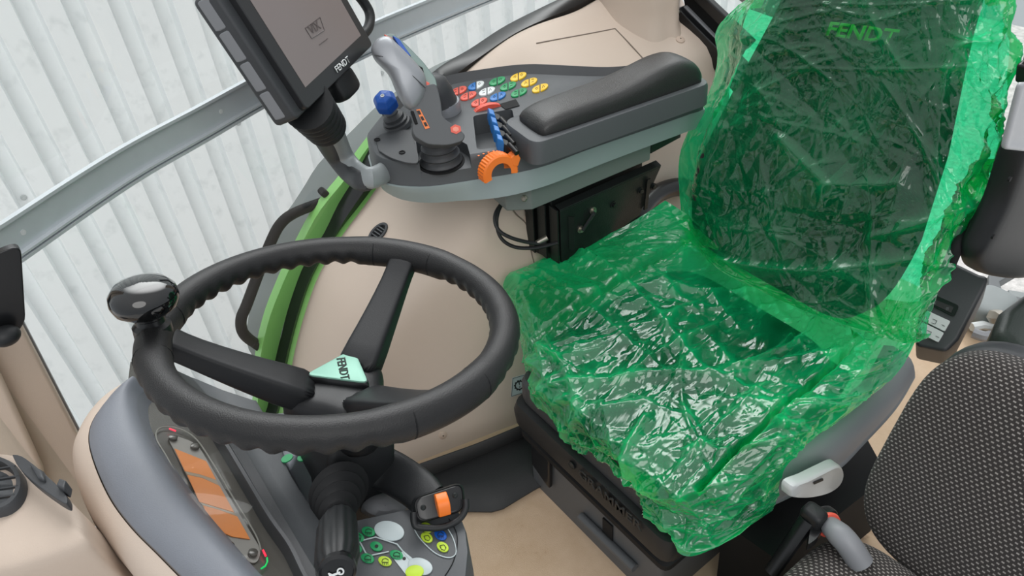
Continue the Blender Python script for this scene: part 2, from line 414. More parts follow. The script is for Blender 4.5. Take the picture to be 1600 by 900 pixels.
# cab floor
struct(MB().box((.75, .62, -.02), (2.3, 1.5, .04)), 'floor', FLOOR, 'tan cab floor mat with brown dirt marks', 'floor')

# curved right-hand window: plan line of the glass
GX = [(-.35, .88), (-.2, 1.02), (-.09, 1.12), (.08, 1.215), (.3, 1.355), (.5, 1.41), (.69, 1.45), (.96, 1.48), (1.4, 1.49), (1.7, 1.49)]
_g = catmull([V(a, b, 0) for a, b in GX], 10); GX = [(p.x, p.y) for p in _g]
def yg(x):
    for (a, b), (c, d) in zip(GX, GX[1:]):
        if x <= c: return b + (d - b) * max(0, (x - a) / (c - a))
    return GX[-1][1]
def og(px, py, off=0.0):
    y = 1.4
    for _ in range(14): y = .5 * y + .5 * (yg(oy(px, py, y).x) + off)
    return oy(px, py, y)

BSEAM = [(436, 668), (444, 641), (453, 590), (463, 539), (479, 483), (500, 427), (537, 366), (565, 329), (593, 289), (625, 236), (660, 188), (720, 122), (785, 68), (835, 41), (897, 20), (930, 2), (975, -22)]
LIPL = [(427, 668), (437, 640), (445, 590), (455, 539), (471, 481), (491, 426), (529, 363), (557, 327), (587, 287), (622, 236), (659, 189), (720, 124), (785, 70), (835, 43), (897, 22), (930, 4), (975, -20)]
BLKL = [(418, 668), (428, 639), (435, 590), (444, 548), (460, 487), (484, 422), (514, 375), (538, 326), (561, 289), (592, 230), (628, 180), (692, 116), (747, 82), (800, 47), (860, 16), (905, -6), (955, -34)]
GRNL = [(392, 668), (402, 637), (407, 557), (421, 497), (435, 460), (449, 427), (472, 380), (500, 329), (542, 277), (580, 224), (622, 178), (690, 126), (745, 94), (800, 60), (860, 30), (905, 8), (955, -20)]
GRYL = [(398, 650), (404, 600), (400, 567), (388, 545), (385, 530), (387, 501), (396, 465), (409, 436), (430, 361), (460, 315), (476, 290), (500, 253), (547, 207), (592, 163), (640, 128), (675, 105), (710, 90), (750, 78), (800, 50), (850, 20), (905, -10)]
seam3 = [og(*p) for p in BSEAM]; seamF = resample(catmull(seam3, 6), 60)
lip3 = resample(catmull([og(*p, .012) for p in LIPL], 6), 60)
blk3 = resample(catmull([og(*p, .018) for p in BLKL], 6), 60)
grn3 = resample(catmull([og(*p, .05) for p in GRNL], 6), 60)
KG = 37
def band(A, B, name, m, label, cat, d, **k):
    mb = MB(); d = V(*d); mb.loft([A, B, [p + d for p in B], [p + d for p in A]], cu=True)
    return struct(mb, name, m, label, cat, **k)
band(seamF[:36], lip3[:36], 'trim_1', GREEN, 'thin green lip between the black window seal and beige panel', 'trim', (0, .03, 0))
mb = MB(); mid = [(a + b) * .5 + V(-.004, -.014, .006) for a, b in zip(lip3, blk3)]
mb.loft([lip3, mid, blk3, [p + V(0, .035, 0) for p in blk3], [p + V(0, .035, 0) for p in lip3]], cu=True)
struct(mb, 'trim_2', SATIN, 'black rubber seal along the right window edge', 'trim')
band([p + V(0, .03, 0) for p in blk3[:KG]], grn3[:KG], 'trim_3', GREEN, 'green painted frame curving along the right window edge', 'trim', (0, .03, 0))
# glass
mb = MB(); gb = []; gt = []
gpts = [V(x, yg(x) + .022, -.1) for x in (-.22, -.16, -.1, -.04, .02, .08, .13)] + [p + V(0, .022, 0) for p in blk3]
for p in gpts: gb.append(p); gt.append(V(p.x, p.y, 1.75))
rows = [[a.lerp(b, i / 6) for a, b in zip(gb, gt)] for i in range(7)]
mb.loft(rows); struct(mb, 'window_1', GLASS, 'clear curved right-hand cab window pane', 'window')
# outer grey fender plate beyond the glass
gry3 = resample(catmull([og(*p, .16) for p in GRYL], 6), 60)
inner = [p + V(.10, -.06, -.06) for p in resample(grn3, 60)]
mb = MB(); mb.loft([gry3, [a.lerp(b, .5) + V(-.01, 0, .012) for a, b in zip(gry3, inner)], inner, [p + V(.03, .02, -.03) for p in inner], [p + V(.03, .02, -.03) for p in gry3]], cu=True)
struct(mb, 'trim_4', GREYEXT, 'grey plastic rear wheel fender plate outside the right window', 'trim')
# grab handle outside
hp = catmull([og(*p, .085) for p in [(516, 312), (498, 318), (462, 332), (440, 348), (424, 376), (402, 432), (386, 475), (377, 498), (379, 518), (392, 532), (409, 541)]], 6)
gh = empty('grab_handle', og(400, 450, .085), 'black tubular grab handle on green frame outside the window', 'handle')
MB().tube(hp, .0125, 14).build('handle_tube', BLACKM, gh)
for a in ((516, 312), (409, 545)):
    p = og(*a, .075); R = Matrix.Rotation(math.radians(-25), 3, 'Y')
    MB().box(p, (.018, .03, .075), R).build('mounting_plate', BLACKM, gh, bevel=.006)

# beige wheel-arch panel (right wall): window seam -> rounded band -> inner edge -> side face -> skirting
NC = 60
cols = []
for i, s in enumerate(seamF):
    t = i / (NC - 1)
    depth = .16 + .16 * min(1, max(0, (s.x - .25) / .5))
    T = V(s.x + .045, s.y - depth, s.z - .03 - .05 * t)
    bx = .30 + 1.15 * t ** 1.15
    B = V(bx, 1.117 - .215 * (bx - .28) / .435 * .5 if bx < .75 else 1.117 - .215 * .47 * .5 / .435 * 1.0 - .12 * (bx - .75), -.01)
    col = [s + V(0, .004, 0), s + V(.004, -.018, .012), s.lerp(T, .3) + V(-.006, 0, .014), s.lerp(T, .65) + V(-.012, 0, .012), s.lerp(T, .9) + V(-.006, 0, .004), T + V(.008, -.01, -.012)]
    e = col[-1]
    for q in (.15, .35, .55, .75, .9, 1.0):
        col.append(e.lerp(B, q) + V(0, .02 * math.sin(math.pi * q), 0))
    cols.append(col)
WALL = MB().loft(cols)
struct(WALL, 'wall_right', BEIGE, 'beige moulded plastic wheel-arch panel on the right of the cab', 'wall', sub=1)
WB = bvh_of(WALL)
def seamline(pix, r=.0018, name='panel_joint'):
    pts = []
    for p in catmull([V(a, b, 0) for a, b in pix], 8):
        q, n = hit(WB, p.x, p.y)
        if q: pts.append(q + n * .0005)
    if len(pts) > 3: return pts
sj = [s for s in (seamline([(838, 68), (870, 62), (925, 52), (961, 45)]), seamline([(961, 45), (985, 70), (1012, 100)]), seamline([(772, 252), (800, 325), (822, 350), (827, 380), (834, 410)]), ) if s]
jb = MB()
for s in sj: jb.tube(s, .0016, 6)
if sj: struct(jb, 'trim_5', SEAM, 'thin panel joints in the beige right-hand wheel-arch panel', 'trim')

# beige rear right corner post
n0 = V(0, 0, 1); zb = .735
base = [oz(p[0], p[1], zb) for p in [(938, 30), (962, 46), (990, 54), (1018, 57), (1040, 52), (1060, 42)]] + [oz(1080, 0, zb) + V(.02, .1, 0), oz(940, 0, zb) + V(0, .1, 0)]
cen = sum(base, V(0, 0, 0)) / len(base)
rows = []
for h, k in ((-.12, 1.22), (-.012, 1.12), (.012, 1.0), (.06, .97), (.5, .95), (.95, .95)):
    rows.append([cen + (p - cen) * k + V(0, 0, h) for p in catmull(base + [base[0]], 5)[:-1]])
struct(MB().loft(rows, cv=True, cap=True), 'trim_6', BEIGE, 'beige rear right corner post with rounded edge', 'trim', sharp=60)

# rear window frame: thick black sill sloping down behind the seat, silver strip on top
RX = 1.5
def rband(a, b, c, d, th, name, m, label, off=0):
    q = [ox(p[0], p[1], RX + off) for p in (a, b, c, d)]
    return struct(MB().slab(q, (th, .0, .0)), name, m, label, 'trim', bevel=.004)
rband((1057, 12), (1062, 48), (1150, 150), (1150, 105), .05, 'trim_7', SATIN, 'thick black rear window sill sloping down behind the seat', -.02)
rband((1064, 13), (1069, 9), (1150, 92), (1146, 100), .03, 'trim_8', MGREY, 'grey strip along the black rear window sill')
rband((1069, 9), (1062, -30), (1160, 70), (1150, 92), .03, 'trim_9', BLACKM, 'black rubber rear window seal beside the corner post', .01)
rband((1075, -8), (1085, -20), (1175, 66), (1162, 80), .02, 'trim_10', SATIN, 'narrow black rear window frame edge')
g = [ox(p[0], p[1], RX + .03) for p in ((1085, -20), (1175, 66), (1500, 300), (1640, 260), (1640, -300), (1085, -300))]
struct(MB().slab(g, (.004, 0, 0)), 'window_2', GLASS, 'rear cab window behind the seat', 'window')
tl = [ox(p[0], p[1], 1.75) for p in ((1150, -2), (1172, 16), (1205, 28), (1230, 10), (1225, -20), (1155, -20))]
def speck():
    m = mat('speckled_grey', lin(112, 116, 122), .4); t = m.node_tree; b = t.nodes['Principled BSDF']
    v = t.nodes.new('ShaderNodeTexVoronoi'); v.inputs['Scale'].default_value = 70; geo = t.nodes.new('ShaderNodeNewGeometry'); t.links.new(geo.outputs['Position'], v.inputs['Vector'])
    r = t.nodes.new('ShaderNodeValToRGB'); r.color_ramp.elements[0].position = .22; r.color_ramp.elements[0].color = (.85, .87, .88, 1); r.color_ramp.elements[1].position = .28; r.color_ramp.elements[1].color = lin(112, 116, 122)
    t.links.new(v.outputs['Distance'], r.inputs[0]); t.links.new(r.outputs[0], b.inputs['Base Color']); return m
tag(MB().slab(tl, (.03, 0, 0)).build('rear_wing', speck(), bevel=.006), 'grey panel dotted with white droplets seen through the rear window', 'panel')

# black rubber apron between the wheel-arch panel and the seat base
top = [oz(p[0], p[1], .09) + V(0, -.012, 0) for p in ((600, 738), (660, 716), (740, 688), (822, 654), (900, 625))]
mid = [oz(p[0], p[1], .018) for p in ((606, 765), (672, 742), (752, 708), (832, 672), (910, 640))]
low = [oz(p[0], p[1], .008) for p in ((600, 790), (700, 800), (778, 801), (842, 762), (930, 720))]
rows = [resample(r, 20) for r in (top, mid, low)]
rows = [rows[0]] + [[rows[0][i].lerp(rows[1][i], .6) + V(0, -.004, -.012) for i in range(20)], rows[1], [rows[1][i].lerp(rows[2][i], .5) for i in range(20)], rows[2]]
struct(MB().loft(rows), 'trim_11', RUBBER, 'black rubber apron curving from beige panel onto the floor', 'trim', solid=.005)
# plugs in the beige panel
def plug(px, py, label, r=.011):
    p, n = hit(WB, px, py)
    if p is None: return
    t = empty('trim_plug', p, label, 'plug')
    MB().lathe([(r, -.001), (r * .95, .0015), (r * .5, .0035), (.0001, .004)], p, n, 20).build('cap', PLUG, t)
    MB().lathe([(.0018, .0036), (.0018, .0044), (.0001, .0044)], p, n, 10).build('centre_pin', DARKINK, t)
plug(825, 342, 'beige round plug under the armrest bracket beside the cables', .012)
plug(692, 680, 'beige round plug low on the panel below the steering wheel rim')
plug(1063, 62, 'beige round plug beside the black rear window sill', .012)
# hinge screw at sill end
p = ox(1058, 18, RX - .03); tag(MB().lathe([(.008, 0), (.008, .004), (.004, .006)], p, (-1, -.3, .2), 12).build('sill_screw', ZINC), 'small round screw at the upper end of the black rear sill', 'screw')

# oval vent
p, n = hit(WB, 591, 364)
t = empty('air_vent', p, 'dark oval air vent in the beige panel above the steering wheel', 'vent')
a = (hit(WB, 603, 350)[0] - p).normalized(); a = (a - n * a.dot(n)).normalized(); b = n.cross(a)
ell = lambda r1, r2, h, k=28: [p + n * h + a * (r1 * math.cos(q)) + b * (r2 * math.sin(q)) for q in [2 * math.pi * i / k for i in range(k)]]
MB().loft([ell(.030, .018, -.002), ell(.029, .017, .004), ell(.023, .012, .004), ell(.021, .010, -.001)], cv=True).build('vent_ring', DGREY2, t)
MB().loft([ell(.022, .011, .0005), ell(.0001, .0001, .0006)], cv=True).build('vent_hole', BLACKM, t)
for s_ in (-.010, -.002, .006, .013):
    MB().box(p + a * s_ + n * .0025, (.0025, .019, .003), Matrix((a, b, n)).transposed()).build('vane', DGREY, t)
# warning sticker on the panel next to the seat
p, n = hit(WB, 811, 601)
q = [opl(x, y, p, n) for x, y in ((800, 590), (824, 583), (822, 612), (798, 620))]
t = empty('warning_sticker', p, 'small silver warning sticker with a gear and exclamation mark', 'sticker')
MB().slab([x + n * .0012 for x in q], n * .0012).build('label_plate', PALE, t)
cx = sum(q, V(0, 0, 0)) / 4; u = (q[1] - q[0]).normalized(); w = n.cross(u)
g = MB(); k = 22; ro = (q[1] - q[0]).length * .36
pr = []
for i in range(k * 2):
    r = ro * (1.0 if i % 4 < 2 else .84); pr.append((r, 2 * math.pi * i / (k * 2)))
g.loft([[cx + n * .0028 + (u * math.cos(t_) + w * math.sin(t_)) * r for r, t_ in pr], [cx + n * .0028 + (u * math.cos(t_) + w * math.sin(t_)) * ro * .62 for r, t_ in pr]], cv=True)
g.build('gear_symbol', DARKINK, t)
text('exclamation_mark', '!', cx - u * ro * .12 - w * ro * .42, cx + u * ro * .12 - w * ro * .42, n, DARKINK, t, lift=.003)
q2 = [cx + (x - cx) * .93 for x in q]; mb = MB()
for i in range(4): mb.tube([q2[i] + n * .0028, q2[(i + 1) % 4] + n * .0028], .0006, 5)
mb.build('border_line', DARKINK, t)

# aluminium accessory rail bowed along the window
def orail(px, py, z=.9): return oz(px, py, z)
RT = [(-60, 383), (0, 346), (100, 281), (200, 220), (300, 168), (400, 114), (490, 73), (584, 31), (657, 1), (740, -32), (800, -54)]
tp = resample(catmull([oz(p[0], p[1], .93) for p in RT], 8), 70)
for _ in range(6): tp = [tp[0]] + [(tp[i - 1] + tp[i] * 2 + tp[i + 1]) / 4 for i in range(1, 69)] + [tp[69]]
t = empty('accessory_rail', tp[30], 'bowed aluminium mounting rail running across the right window', 'rail')
nrm = []
for i in range(70):
    d = (tp[min(i + 1, 69)] - tp[max(i - 1, 0)]).normalized(); nrm.append(d.cross(V(0, 0, 1)).normalized())
prof = [(.0, .0), (.010, .0), (.010, -.005), (.0035, -.0055), (.0035, -.050), (.012, -.0505), (.012, -.054), (.006, -.0545), (.006, -.057), (.012, -.0575), (.012, -.062), (0, -.062)]
rows = [[p + n * a + V(0, 0, b) for a, b in prof] for p, n in zip(tp, nrm)]
MB().loft(rows, cv=True, cap=True).build('rail_profile', ALU, t, sharp=20)
for px, py in ((20, 351), (335, 166)):
    i = min(range(70), key=lambda k_: (tp[k_] + V(0, 0, -.028) - CAM).normalized().cross(ray(px, py)).length)
    c = tp[i] + V(0, 0, -.03) + nrm[i] * .0036
    MB().lathe([(.0042, 0), (.0042, .0006), (.0001, .0006)], c, nrm[i], 14).build('drilled_hole', LGREY, t, label='pale round drilled hole')

# ================================================================== STEERING WHEEL
wc = V(.202, .665, .875); wn = V(.208, .073, 1).normalized(); wa = wn.cross(V(0, 1, 0)).normalized(); wb = wn.cross(wa)
def wp(ang, r, h=0): q = math.radians(ang); return wc + (wa * math.cos(q) + wb * math.sin(q)) * r + wn * h
wheel = empty('steering_wheel', wc - wn * .11, 'black three-spoke tractor steering wheel with spinner knob and silver badge', 'steering wheel')
R0, r0 = .2, .0188
SP = (-145, -25, 97)
def rim_row(ang):
    q = math.radians(ang); ring = []
    dmin = min(abs((ang - s_ + 180) % 360 - 180) for s_ in SP)
    sc_ = max(0, min(1, (dmin - 16) / 8))
    for j in range(18):
        ps = 2 * math.pi * j / 18; r = r0
        inn = max(0, -math.cos(ps)) ; dn = max(0, -math.sin(ps))
        r *= 1 - .0 * inn
        r -= sc_ * (.0021 * (1 + math.cos(q * 50)) * max(0, min(1, (.35 - math.sin(ps)) / .9)))
        r += .0012 * (1 - sc_)
        ring.append(wc + (wa * math.cos(q) + wb * math.sin(q)) * (R0 + r * math.cos(ps)) + wn * (r * 1.05 * math.sin(ps)))
    return ring
MB().loft([rim_row(i * .75) for i in range(480)], cu=True, cv=True).build('rim', WHEEL, wheel)
for s_ in SP:
    for d in (-13, 13):
        q = math.radians(s_ + d); cc = wp(s_ + d, R0); e1 = (wa * math.cos(q) + wb * math.sin(q))
        MB().tube([cc + (e1 * math.cos(t_) + wn * math.sin(t_)) * (r0 + .0009) for t_ in [2 * math.pi * k / 24 for k in range(25)]], .0011, 5, cap=False).build('rim_joint', BLACKM, wheel)
    rows = []
    for f, hgt, wd, th in ((.16, -.100, .030, .020), (.36, -.079, .0255, .018), (.6, -.052, .0215, .015), (.82, -.024, .0185, .012), (.93, -.008, .0185, .012), (.99, -.001, .021, .014)):
        o_ = wp(s_, R0 * f, hgt); q = math.radians(s_); tn = (-wa * math.sin(q) + wb * math.cos(q))
        sl = (wp(s_, R0 * .9, -.02) - wp(s_, R0 * .3, -.105)).normalized(); up_ = tn.cross(sl).normalized()
        if up_.dot(wn) < 0: up_ = -up_
        rows.append([o_ + tn * (wd * math.copysign(abs(math.cos(t_)) ** .3, math.cos(t_))) + up_ * (th * math.copysign(abs(math.sin(t_)) ** .45, math.sin(t_))) for t_ in [2 * math.pi * k / 20 for k in range(20)]])
    MB().loft([r for r in rows], cv=True, cap=True).build('spoke', WHEELSM, wheel, sub=1)
hub = []
for rr, hh in ((.048, -.17), (.054, -.155), (.062, -.130), (.063, -.106), (.060, -.090), (.034, -.084)):
    hub.append([wp(t_, rr * (1 + .18 * math.cos(math.radians(3 * (t_ - SP[0])))), hh) for t_ in range(0, 360, 10)])
MB().loft(hub, cv=True, cap=True).build('hub', WHEELSM, wheel, sub=1)
bc = [opl(p[0], p[1], wc - wn * .078, wn) for p in ((476, 588), (553, 546), (577, 601))]
bo = rounded(bc, .011, 6); cb = sum(bc, V(0, 0, 0)) / 3
MB().loft([[cb + (p - cb) * 1.0 - wn * .02 for p in bo], [cb + (p - cb) * 1.06 - wn * .012 for p in bo], [cb + (p - cb) * 1.06 - wn * .003 for p in bo], [cb + (p - cb) * .99 + wn * .0005 for p in bo]], cv=True, cap=True).build('badge_seat', SATIN, wheel)
bd = MB().loft([[cb + (p - cb) * .97 for p in bo], [cb + (p - cb) * .97 + wn * .0025 for p in bo], [cb + (p - cb) * .93 + wn * .0032 for p in bo]], cv=True, cap=True).build('badge', mat('badge_aluminium', lin(138, 186, 168), .5, .15), wheel, label='silver triangular badge with black lettering')
text('lettering', 'FENDT', opl(526, 561, wc - wn * .0748, wn), opl(533, 594, wc - wn * .0748, wn), wn, DARKINK, bd, bold=.012, squash=1.0)
# spinner knob: stands on the rim above the left spoke
kb = wp(-26, R0 + .002, .012); ka = (wn + V(-.05, .02, 0)).normalized()
kn = MB().lathe([(.0001, .060), (.016, .0592), (.028, .055), (.035, .047), (.0365, .038), (.034, .029), (.026, .022), (.016, .020), (.0001, .020)], kb, ka, 36, cap=False).build('spinner_knob', GLOSSB, wheel, label='glossy black mushroom spinner knob')
MB().lathe([(.021, -.012), (.0205, .004), (.016, .008), (.0155, .014), (.0175, .016), (.0175, .022)], kb, ka, 28).build('knob_stem', SATIN, kn)

# ================================================================== STEERING COLUMN with stalk and shuttle lever
col = empty('steering_column', V(.13, .64, .45), 'black steering column below the wheel with stalk and shuttle lever', 'steering column')
def cp(h, s=1.0, n=16):
    o_ = wc + wn * h; return [o_ + wa * (s * math.cos(t_)) + wb * (s * math.sin(t_)) for t_ in [2 * math.pi * k / n for k in range(n)]]
def boxring(o_, hx, hy, r, ex=V(1, 0, 0), ey=V(0, 1, 0)):
    return rounded([o_ + ex * hx + ey * hy, o_ - ex * hx + ey * hy, o_ - ex * hx - ey * hy, o_ + ex * hx - ey * hy], r, 4)
rows = [boxring(wc + wn * h, a_, b_, .014, wa, wb) for h, a_, b_ in ((-.150, .040, .044), (-.175, .048, .052), (-.215, .047, .052), (-.25, .038, .045), (-.40, .034, .04), (-.6, .034, .04))]
MB().loft(rows, cv=True, cap=True).build('column_shroud', BLACK, col)
# indicator stalk
s0 = oy(530, 768, .575); s1 = oy(527, 812, .535); s2 = oy(527, 890, .455)
ax = (s2 - s1).normalized()
st = MB().loft([[s1 + (V(1, 0, 0) * math.cos(t_) + V(1, 0, 0).cross(ax) * math.sin(t_)) * (r * (1 + .025 * math.cos(t_ * 14))) + ax * d for t_ in [2 * math.pi * k / 84 for k in range(84)]] for r, d in ((.012, -.004), (.019, .0), (.0235, .012), (.0245, .05), (.0245, .078), (.022, .086), (.020, .092))], cv=True, cap=True).build('indicator_stalk', BLACK, col)
be = []
b0 = s0 + (s0 - s1) * .1
for k in range(15):
    f = k / 14; o_ = b0.lerp(s1, f * .96); rr = .036 * (1 - f) + .014 * f + (.0035 if k % 3 == 1 else 0)
    be.append([o_ + (V(1, 0, 0) * math.cos(t_) + V(1, 0, 0).cross(ax) * math.sin(t_)) * rr for t_ in [2 * math.pi * q / 28 for q in range(28)]])
MB().loft(be, cv=True, cap=True).build('bellows', BLACKM, st)
e0 = s1 + ax * .0935
hb = MB().lathe([(.0195, -.003), (.0195, .003), (.0165, .006), (.0158, .004), (.0001, .0045)], e0, ax, 30).build('horn_button', SATIN, st)
hu = V(1, 0, .0); hu = (hu - ax * hu.dot(ax)).normalized(); hv = ax.cross(hu)
if hv.dot(V(0, 0, 1)) < 0: hv = -hv
def hq(x, y): return e0 + ax * .0055 + hu * x + hv * y
sy = MB()
sy.slab([hq(*p) for p in ((-.007, -.005), (-.005, -.002), (.003, -.0015), (.003, .0005), (-.005, .001), (-.007, .004), (-.0085, .004), (-.0085, -.005))], ax * .0004)
sy.tube([hq(.0035 + .003 * math.cos(t_), .0 + .0035 * math.sin(t_)) for t_ in [2 * math.pi * k / 16 for k in range(17)]], .0009, 6)
sy.build('horn_symbol', WHITEINK, hb)
# small white marks on stalk
mk = MB()
for px, py in ((548, 828), (551, 838), (553, 853)):
    p_ = oy(px, py, (s1 + ax * .03).y); d_ = ray(px, py)
    mk.box(p_ - d_ * .006 + V(.004, 0, .002), (.002, .004, .004))
mk.build('stalk_marks', WHITEINK, st)
# shuttle lever: arm sweeps out to a slanted paddle with orange thumb switch
pl0 = opl(684, 786, oy(684, 786, .50), V(0, -.55, .83)); pn = V(-.12, -.62, .78).normalized()
def pq(px, py): return opl(px, py, pl0, pn)
arm = [oy(572, 722, .63), oy(612, 738, .60), oy(650, 762, .55), oy(672, 784, .52)]
ar = []
for i, p_ in enumerate(catmull(arm, 6)):
    f = i / 18; d_ = (catmull(arm, 6)[min(i + 1, 18)] - catmull(arm, 6)[max(i - 1, 0)]).normalized(); sd_ = d_.cross(pn).normalized(); u_ = sd_.cross(d_)
    ar.append([p_ + sd_ * (.030 - .006 * f) * math.copysign(abs(math.cos(t_)) ** .5, math.cos(t_)) + u_ * .013 * math.copysign(abs(math.sin(t_)) ** .6, math.sin(t_)) for t_ in [2 * math.pi * k / 20 for k in range(20)]])
lv = MB().loft(ar, cv=True, cap=True).build('shuttle_lever', BLACK, col)
po = rounded([pq(642, 779), pq(724, 752), pq(728, 798), pq(650, 820)], .012, 6); pc = sum(po, V(0, 0, 0)) / len(po)
MB().loft([[pc + (p_ - pc) * .8 - pn * .03 for p_ in po], [pc + (p_ - pc) * 1.0 - pn * .014 for p_ in po], [pc + (p_ - pc) * 1.0 - pn * .002 for p_ in po], [pc + (p_ - pc) * .94 + pn * .001 for p_ in po], [pc + (p_ - pc) * .90 - pn * .001 for p_ in po]], cv=True, cap=True).build('paddle', BLACK, lv)
MB().loft([[pc + (p_ - pc) * .86 - pn * .002 for p_ in po], [pc + (p_ - pc) * .86 + pn * .0012 for p_ in po], [pc + (p_ - pc) * .83 + pn * .0018 for p_ in po]], cv=True, cap=True).build('switch_plate', SATIN, lv)
o1, o2 = pq(687, 770), pq(695, 806); dl = (o2 - o1).normalized(); dw = pn.cross(dl)
rows = []
for f in [k / 12 for k in range(13)]:
    hgt = .003 + .011 * math.sin(math.pi * (.12 + .80 * f)) ; w_ = .0085 - .001 * abs(f - .5)
    o_ = o1.lerp(o2, f); rows.append([o_ + dw * w_, o_ + dw * w_ * .9 + pn * hgt, o_ - dw * w_ * .9 + pn * hgt, o_ - dw * w_])
MB().loft(rows, cv=True, cap=True).build('thumb_switch', ORANGE, lv, bevel=.0015)
for px, py in ((661, 793), (711, 774)):
    MB().lathe([(.0035, 0), (.0035, .0022), (.002, .003), (.0001, .002)], pq(px, py), pn, 14).build('plate_screw', STEEL, lv)
gd = catmull([pq(646, 800), pq(647, 818), pq(656, 824), pq(690, 824), pq(716, 812), pq(727, 795), pq(727, 780)], 5)
MB().tube([p_ + pn * .002 for p_ in gd], .0042, 10).build('guard_loop', BLACK, lv)

# ================================================================== DASHBOARD
dash = empty('dashboard', V(.0, .66, .5), 'grey and beige dashboard hood with orange-lit instrument display in front of the wheel', 'dashboard')
def zc(pix, z, n=40): return resample(catmull([oz(p[0], p[1], z if not hasattr(z, '__call__') else z(p)) for p in pix], 8), n)
ND = 44
Icv = zc([(217, 596), (205, 612), (212, 655), (242, 709), (289, 778), (346, 848), (393, 900), (430, 950)], .772, ND)
Jcv = zc([(206, 599), (178, 618), (150, 648), (139, 680), (147, 720), (173, 778), (208, 825), (248, 865), (283, 900), (345, 960)], .768, ND)
Ocv = zc([(206, 600), (168, 622), (135, 660), (113, 695), (110, 735), (122, 780), (150, 836), (190, 886), (230, 940), (270, 990)], .715, ND)
Mcv = [j.lerp(i, .5) + V(0, 0, .012) for i, j in zip(Icv, Jcv)]
MB().loft([Jcv, [j.lerp(m, .4) + V(0, 0, .006) for j, m in zip(Jcv, Mcv)], Mcv, [m.lerp(i, .6) + V(0, 0, .006) for m, i in zip(Mcv, Icv)], Icv, [i + V(.004, 0, -.012) for i in Icv], [i + V(.014, -.0, -.05) for i in Icv]]).build('cowl', COWL, dash, sub=1, label='grey upper cowl of the dashboard')
gr = [[j + (o - j).normalized() * d + V(0, 0, h) for j, o in zip(Jcv, Ocv)] for d, h in ((-.001, .0), (.002, -.003), (.0035, -.002), (.005, .0))]
MB().loft(gr[:2] + [[p + V(0, 0, -.004) for p in gr[2]], gr[3]]).build('cowl_joint', SEAM, dash)
MB().loft([gr[3], [j.lerp(o, .5) + V(-.004, 0, .012) for j, o in zip(Jcv, Ocv)], Ocv, [o + V(.01, 0, -.06) for o in Ocv], [o + V(.06, -.0, -.16) for o in Ocv], [o + V(.09, .0, -.30) for o in Ocv]]).build('beige_side', BEIGE, dash, sub=1, label='beige side band of the dashboard')
# display
lp0 = V(0, .64, .722); ln = V(.50, -.05, .86).normalized()
def lq(px, py, h=0): return opl(px, py, lp0 + ln * h, ln)
Rcv_p = [(240, 560), (300, 632), (343, 698), (380, 760), (415, 819), (445, 862), (466, 905), (490, 950)]
Rcv = resample(catmull([lq(*p) for p in Rcv_p], 8), ND)
lens_back = [i + V(.012, 0, -.045) for i in Icv]
Ld = resample(catmull([lq(*p) for p in [(205, 560), (200, 612), (208, 655), (238, 709), (285, 778), (342, 848), (389, 900), (426, 950)]], 8), ND)
MB().loft([[p - ln * .006 for p in Ld], [p - ln * .006 for p in Rcv]]).build('display_backing', DISPBLK, dash)
MB().loft([[p + ln * .010 for p in Ld], [p + ln * .010 for p in Rcv]]).build('display_lens', LENS, dash)
disp = MB().slab([lq(x / 3.214 + 200, y / 3.214 + 620, -.004) for x, y in rounded([V(180, 185, 0), V(345, 235, 0), V(670, 770, 0), V(640, 850, 0), V(500, 790, 0)], 60, 6) for x, y in [(x, y)]] if False else [lq(p.x / 3.214 + 200, p.y / 3.214 + 620, -.0045) for p in rounded([V(185, 180, 0), V(345, 235, 0), V(670, 775, 0), V(645, 845, 0), V(490, 785, 0)], 55, 6)], ln * .001).build('instrument_plate', LENSGREY, dash)
def zq(x, y, h=-.003): return lq(x / 3.214 + 200, y / 3.214 + 620, h)
for k, q in enumerate((((232, 262), (392, 326), (442, 420), (360, 392), (285, 376)), ((296, 394), (376, 412), (458, 450), (532, 582), (445, 556), (358, 530)), ((376, 548), (455, 570), (548, 604), (612, 718), (520, 704), (428, 664)))):
    MB().slab([zq(*p) for p in q], ln * .001).build('lcd_field', LCD, disp)
MB().slab([zq(*p) for p in ((286, 376), (360, 392), (442, 420), (456, 448), (376, 410), (296, 392))], ln * .0008).build('lcd_bar', LCDBAR, disp)
MB().slab([zq(*p) for p in ((360, 532), (445, 558), (533, 584), (546, 602), (455, 568), (374, 546))], ln * .0008).build('lcd_bar', LCDBAR, disp)
for x, y in ((225, 210), (335, 255), (507, 755), (625, 790)):
    MB().lathe([(.0055, 0), (.0055, .0035), (.004, .0045), (.0001, .0045)], zq(x, y), ln, 16).build('dial_pin', DISPBLK, disp)
rg = catmull([zq(*p, -.002) for p in ((470, 770), (400, 660), (300, 490), (200, 310), (145, 215), (150, 165), (195, 150), (270, 165), (345, 215), (430, 340), (540, 525), (640, 690), (668, 770))], 6)
MB().tube(rg, .0009, 6).build('display_outline', DISPLINE, dash)
rg = catmull([zq(*p, -.002) for p in ((380, 655), (330, 600), (250, 460), (150, 280), (100, 215))], 6)
MB().tube(rg, .0010, 6).build('display_outline', DISPLINE, dash)
for a_, b_, m_ in (((208, 160), (240, 172), REDLED), ((678, 770), (692, 800), REDLED), ((562, 840), (600, 854), REDLED), ((520, 818), (556, 834), GRNLED)):
    MB().tube([zq(*a_, -.001), zq(*b_, -.001)], .0011, 6).build('indicator_light', m_, dash)
MB().tube([zq(*p, -.001) for p in ((698, 808), (700, 828), (690, 850), (668, 864))], .0010, 6).build('indicator_light', GRNLED, dash)
